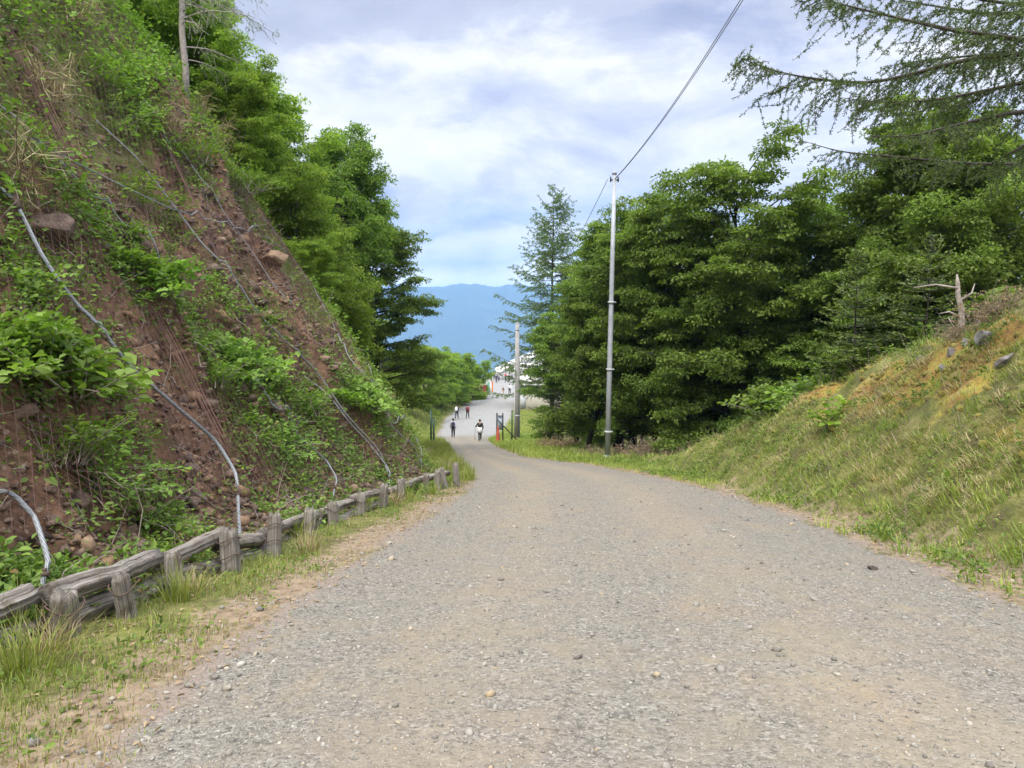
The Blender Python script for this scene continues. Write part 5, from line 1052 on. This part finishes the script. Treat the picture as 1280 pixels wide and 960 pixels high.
# ------------------------------------------------------------------ people
def skin_mesh(name, J, E, R, rootv=0, sub=1):
    me = bpy.data.meshes.new(name+'_tmp'); me.from_pydata([tuple(p) for p in J], E, []); o = bpy.data.objects.new('tmp', me); COL.objects.link(o); o.modifiers.new('s', 'SKIN'); sv = me.skin_vertices[0].data
    for i, r in enumerate(R): sv[i].radius = r if hasattr(r, '__len__') else (r, r); sv[i].use_root = i == rootv
    mo = o.modifiers.new('d', 'SUBSURF'); mo.levels = mo.render_levels = sub
    ev = o.evaluated_get(bpy.context.evaluated_depsgraph_get()); out_ = bpy.data.meshes.new_from_object(ev); out_.name = name; bpy.data.objects.remove(o); bpy.data.meshes.remove(me)
    out_.polygons.foreach_set('use_smooth', np.ones(len(out_.polygons), bool)); return out_
def person(loc, rz, ht, top, legs, label, phase=.3, pack=None, hair='hair', pole=False, skirt=None, group=None, arms=0., detail=True):
    """walks along +y of its own frame; rz turns it"""
    k = ht/1.72; st = phase; V3 = lambda *a: np.array(a, float)*k
    hip = {s: V3(.085*s, 0, .90) for s in (-1, 1)}; sh = {s: V3(.175*s, 0, 1.40) for s in (-1, 1)}; el = {}; ha = {}; kn = {}; an = {}; to = {}
    for s in (-1, 1):
        f = s*st; kn[s] = hip[s]+V3(0, f*.30+.04, -.43); an[s] = kn[s]+V3(0, f*.26-.10 if f < 0 else f*.16-.02, -.40); an[s][2] = max(an[s][2], .075*k); to[s] = an[s]+V3(.02*s, .16, -.045 if f > -.1 else -.03)
        el[s] = sh[s]+V3(.06*s, -f*.22-.02, -.29); ha[s] = el[s]+V3(.0, -f*.18+.08, -.24)
        if arms and s == -1: el[s] = sh[s]+V3(-.10, .12, -.24); ha[s] = el[s]+V3(-.06, .22, -.02)
        if skirt: ha[s] = el[s]+V3(-.04*s, .12, -.16) if s == 1 else ha[s]
    J = [V3(0, 0, .94), V3(0, .01, 1.12), V3(0, .0, 1.34), V3(0, .01, 1.46), V3(0, .02, 1.53), V3(0, .03, 1.61), V3(0, .03, 1.69)]; R = [(.145*k, .10*k), (.13*k, .09*k), (.155*k, .10*k), .052*k, .062*k, (.075*k, .092*k), .05*k]; E = [(i, i+1) for i in range(6)]
    def add(p, r, a): J.append(p); R.append(r); E.append((a, len(J)-1)); return len(J)-1
    for s in (-1, 1):
        a = add(sh[s], .056*k, 2); a = add(el[s], .043*k, a); w_ = add(ha[s], .028*k, a); dn = unit(ha[s]-el[s]); pm = add(ha[s]+dn*.07*k, .03*k, w_)
        if detail:
            for q, L in ((-.026, .065), (-.009, .078), (.009, .075), (.026, .058)): c = add(J[pm]+dn*.03*k+V3(0, q, 0), .0095*k, pm); add(J[c]+dn*L*.6*k+V3(-.012*s, 0, 0), .008*k, c)
            c = add(ha[s]+dn*.035*k+V3(0, .035, 0), .010*k, w_); add(J[c]+dn*.035*k+V3(-.01*s, .012, 0), .008*k, c)
        a = add(hip[s], .088*k, 0); a = add(kn[s], .058*k, a); a = add(an[s], .042*k, a); add(to[s], .036*k, a)
    root = empty('person', tuple(loc), rz); tag(root, label, 'person', group)
    link('body', skin_mesh('body', J, E, R, 0, 1), MATS['skin'], root)
    # shirt, trousers, shoes, hair
    Js = [J[0]+V3(0, 0, -.02), J[1], J[2], J[2]+V3(0, 0, .07)]; Rs = [(.165*k, .125*k), (.15*k, .115*k), (.172*k, .12*k), .085*k]; Es = [(0, 1), (1, 2), (2, 3)]
    for s in (-1, 1):
        for p, r, a in ((sh[s], .072*k, 2), (el[s], .056*k, None), (el[s]+(ha[s]-el[s])*.9, .046*k, None)): Js.append(p); Rs.append(r); Es.append((a if a is not None else len(Js)-2, len(Js)-1))
    link('jacket', skin_mesh('jacket', Js, Es, Rs), MATS[top], root)
    Js = [J[0]]; Rs = [(.155*k, .12*k)]; Es = []
    for s in (-1, 1):
        for i_, (p, r) in enumerate(((hip[s], .102*k), (kn[s], .074*k), (an[s]+V3(0, 0, .04), .062*k))): Js.append(p); Rs.append(r); Es.append((0 if i_ == 0 else len(Js)-2, len(Js)-1))
    link('trousers', skin_mesh('trousers', Js, Es, Rs), MATS[legs], root)
    for s in (-1, 1): link('shoe', skin_mesh('shoe', [an[s]+V3(0, -.05, -.02), an[s]+V3(0, .03, -.03), to[s]+V3(0, .03, 0)], [(0, 1), (1, 2)], [.05*k, .052*k, .04*k]), MATS['shoe'], root)
    hv = IC3*np.array([.088, .108, .115])*k+V3(0, .015, 1.635); keep = ~((IC3[:, 1] > .45) & (IC3[:, 2] < .45)) & (IC3[:, 2] > -.75); link('hair', mk('hair', hv, [ICF3[keep[ICF3].all(1)]], smooth=True), MATS[hair], root)
    if detail:
        fc = Bag(); nv = ICO*np.array([.013, .022, .022])*k+V3(0, .135, 1.60); fc.add(nv, ICF)
        link('nose', fc.mesh('nose', True), MATS['skin'], root)
        for s in (-1, 1): link('eye', mk('eye', ICO*np.array([.013, .008, .009])*k+V3(.032*s, .118, 1.63), [ICF], smooth=True), MATS['hair'], root); link('ear', mk('ear', ICO*np.array([.012, .02, .03])*k+V3(.083*s, .02, 1.61), [ICF], smooth=True), MATS['skin'], root)
        link('mouth', mk('mouth', ICO*np.array([.022, .008, .006])*k+V3(0, .118, 1.565), [ICF], smooth=True), MATS['cloth_maroon'], root)
    if pack:
        V = IC3.copy(); V = np.sign(V)*np.abs(V)**.55*np.array([.155, .10, .24])*k+V3(0, -.20, 1.21); link('backpack', mk('backpack', V, [ICF3], smooth=True), MATS[pack], root)
    if skirt:
        V, F, al = tube(np.array([V3(0, 0, 1.10), V3(0, 0, .95), V3(0, 0, .70)]), [.165*k, .20*k, .24*k], 18, rough=.06, seed=2); link('wrap', Bag().add(V, F, 0, al).mesh('wrap', True), MATS[skirt], root)
    if pole:
        p = ha[-1]; part('trekking_pole', 'black_metal', root, tb([p+V3(0, .03, .08), p+V3(-.06, .10, -p[2]/k*1.0+.01)], .013*k, 6))
    return root
def pp(px, py): P = hit(px, py); return P
for px, py, args in [
    (566.5, 547.5, dict(rz=.05, ht=1.74, top='cloth_lilac', legs='cloth_black', pack='cloth_navy', label='walker in dark trousers and pale sleeves with a dark backpack', phase=.5)),
    (600, 551.5, dict(rz=.1, ht=1.66, top='cloth_black', legs='cloth_black', skirt='cloth_white', pole=True, arms=1., label='walker in black with a white wrap at the waist and a trekking pole', phase=.7)),
    (571, 524, dict(rz=-.2, ht=1.74, top='cloth_navy', legs='cloth_navy', pack='cloth_white', label='walker in navy carrying a white backpack', phase=.5)),
    (584.5, 523, dict(rz=-.2, ht=1.62, top='cloth_maroon', legs='cloth_black', pack='cloth_maroon', label='walker in a maroon jacket', phase=.6)),
    (637, 493, dict(rz=-.1, ht=1.74, top='cloth_white', legs='cloth_black', label='walker in a white shirt and dark trousers far down the path', phase=.6)),
    (629, 493, dict(rz=-.1, ht=1.2, top='cloth_maroon', legs='cloth_tan', label='child in a dark red top beside the walker in white', phase=.5))]:
    P = pp(px, py); person(P, args.pop('rz'), args.pop('ht'), args.pop('top'), args.pop('legs'), args.pop('label'), **args)
for px, dd, top, legs, lab in [(614, 150, 'cloth_navy', 'cloth_black', 'person in navy nearest the banners in the far crowd'), (620.5, 146, 'cloth_navy', 'cloth_navy', 'person all in navy standing in front of the far crowd'), (623.5, 151, 'cloth_grey', 'cloth_navy', 'person in grey beside the one all in navy'), (627.5, 155, 'cloth_white', 'cloth_grey', 'person in white at the middle of the far crowd'), (632, 152, 'cloth_red', 'cloth_navy', 'person in a red top in the far crowd'), (636.5, 147, 'cloth_navy', 'cloth_black', 'person in navy by the concrete pole in the far crowd'), (617.5, 158, 'cloth_maroon', 'cloth_black', 'person in maroon at the back of the far crowd'), (640, 154, 'cloth_grey', 'cloth_black', 'person in grey at the end of the far crowd')]:
    person(gp((px-640)/930*dd, dd), RN.uniform(0, 6), RN.uniform(1.58, 1.78), top, legs, lab, phase=.2, group='people at the end of the path', detail=False)
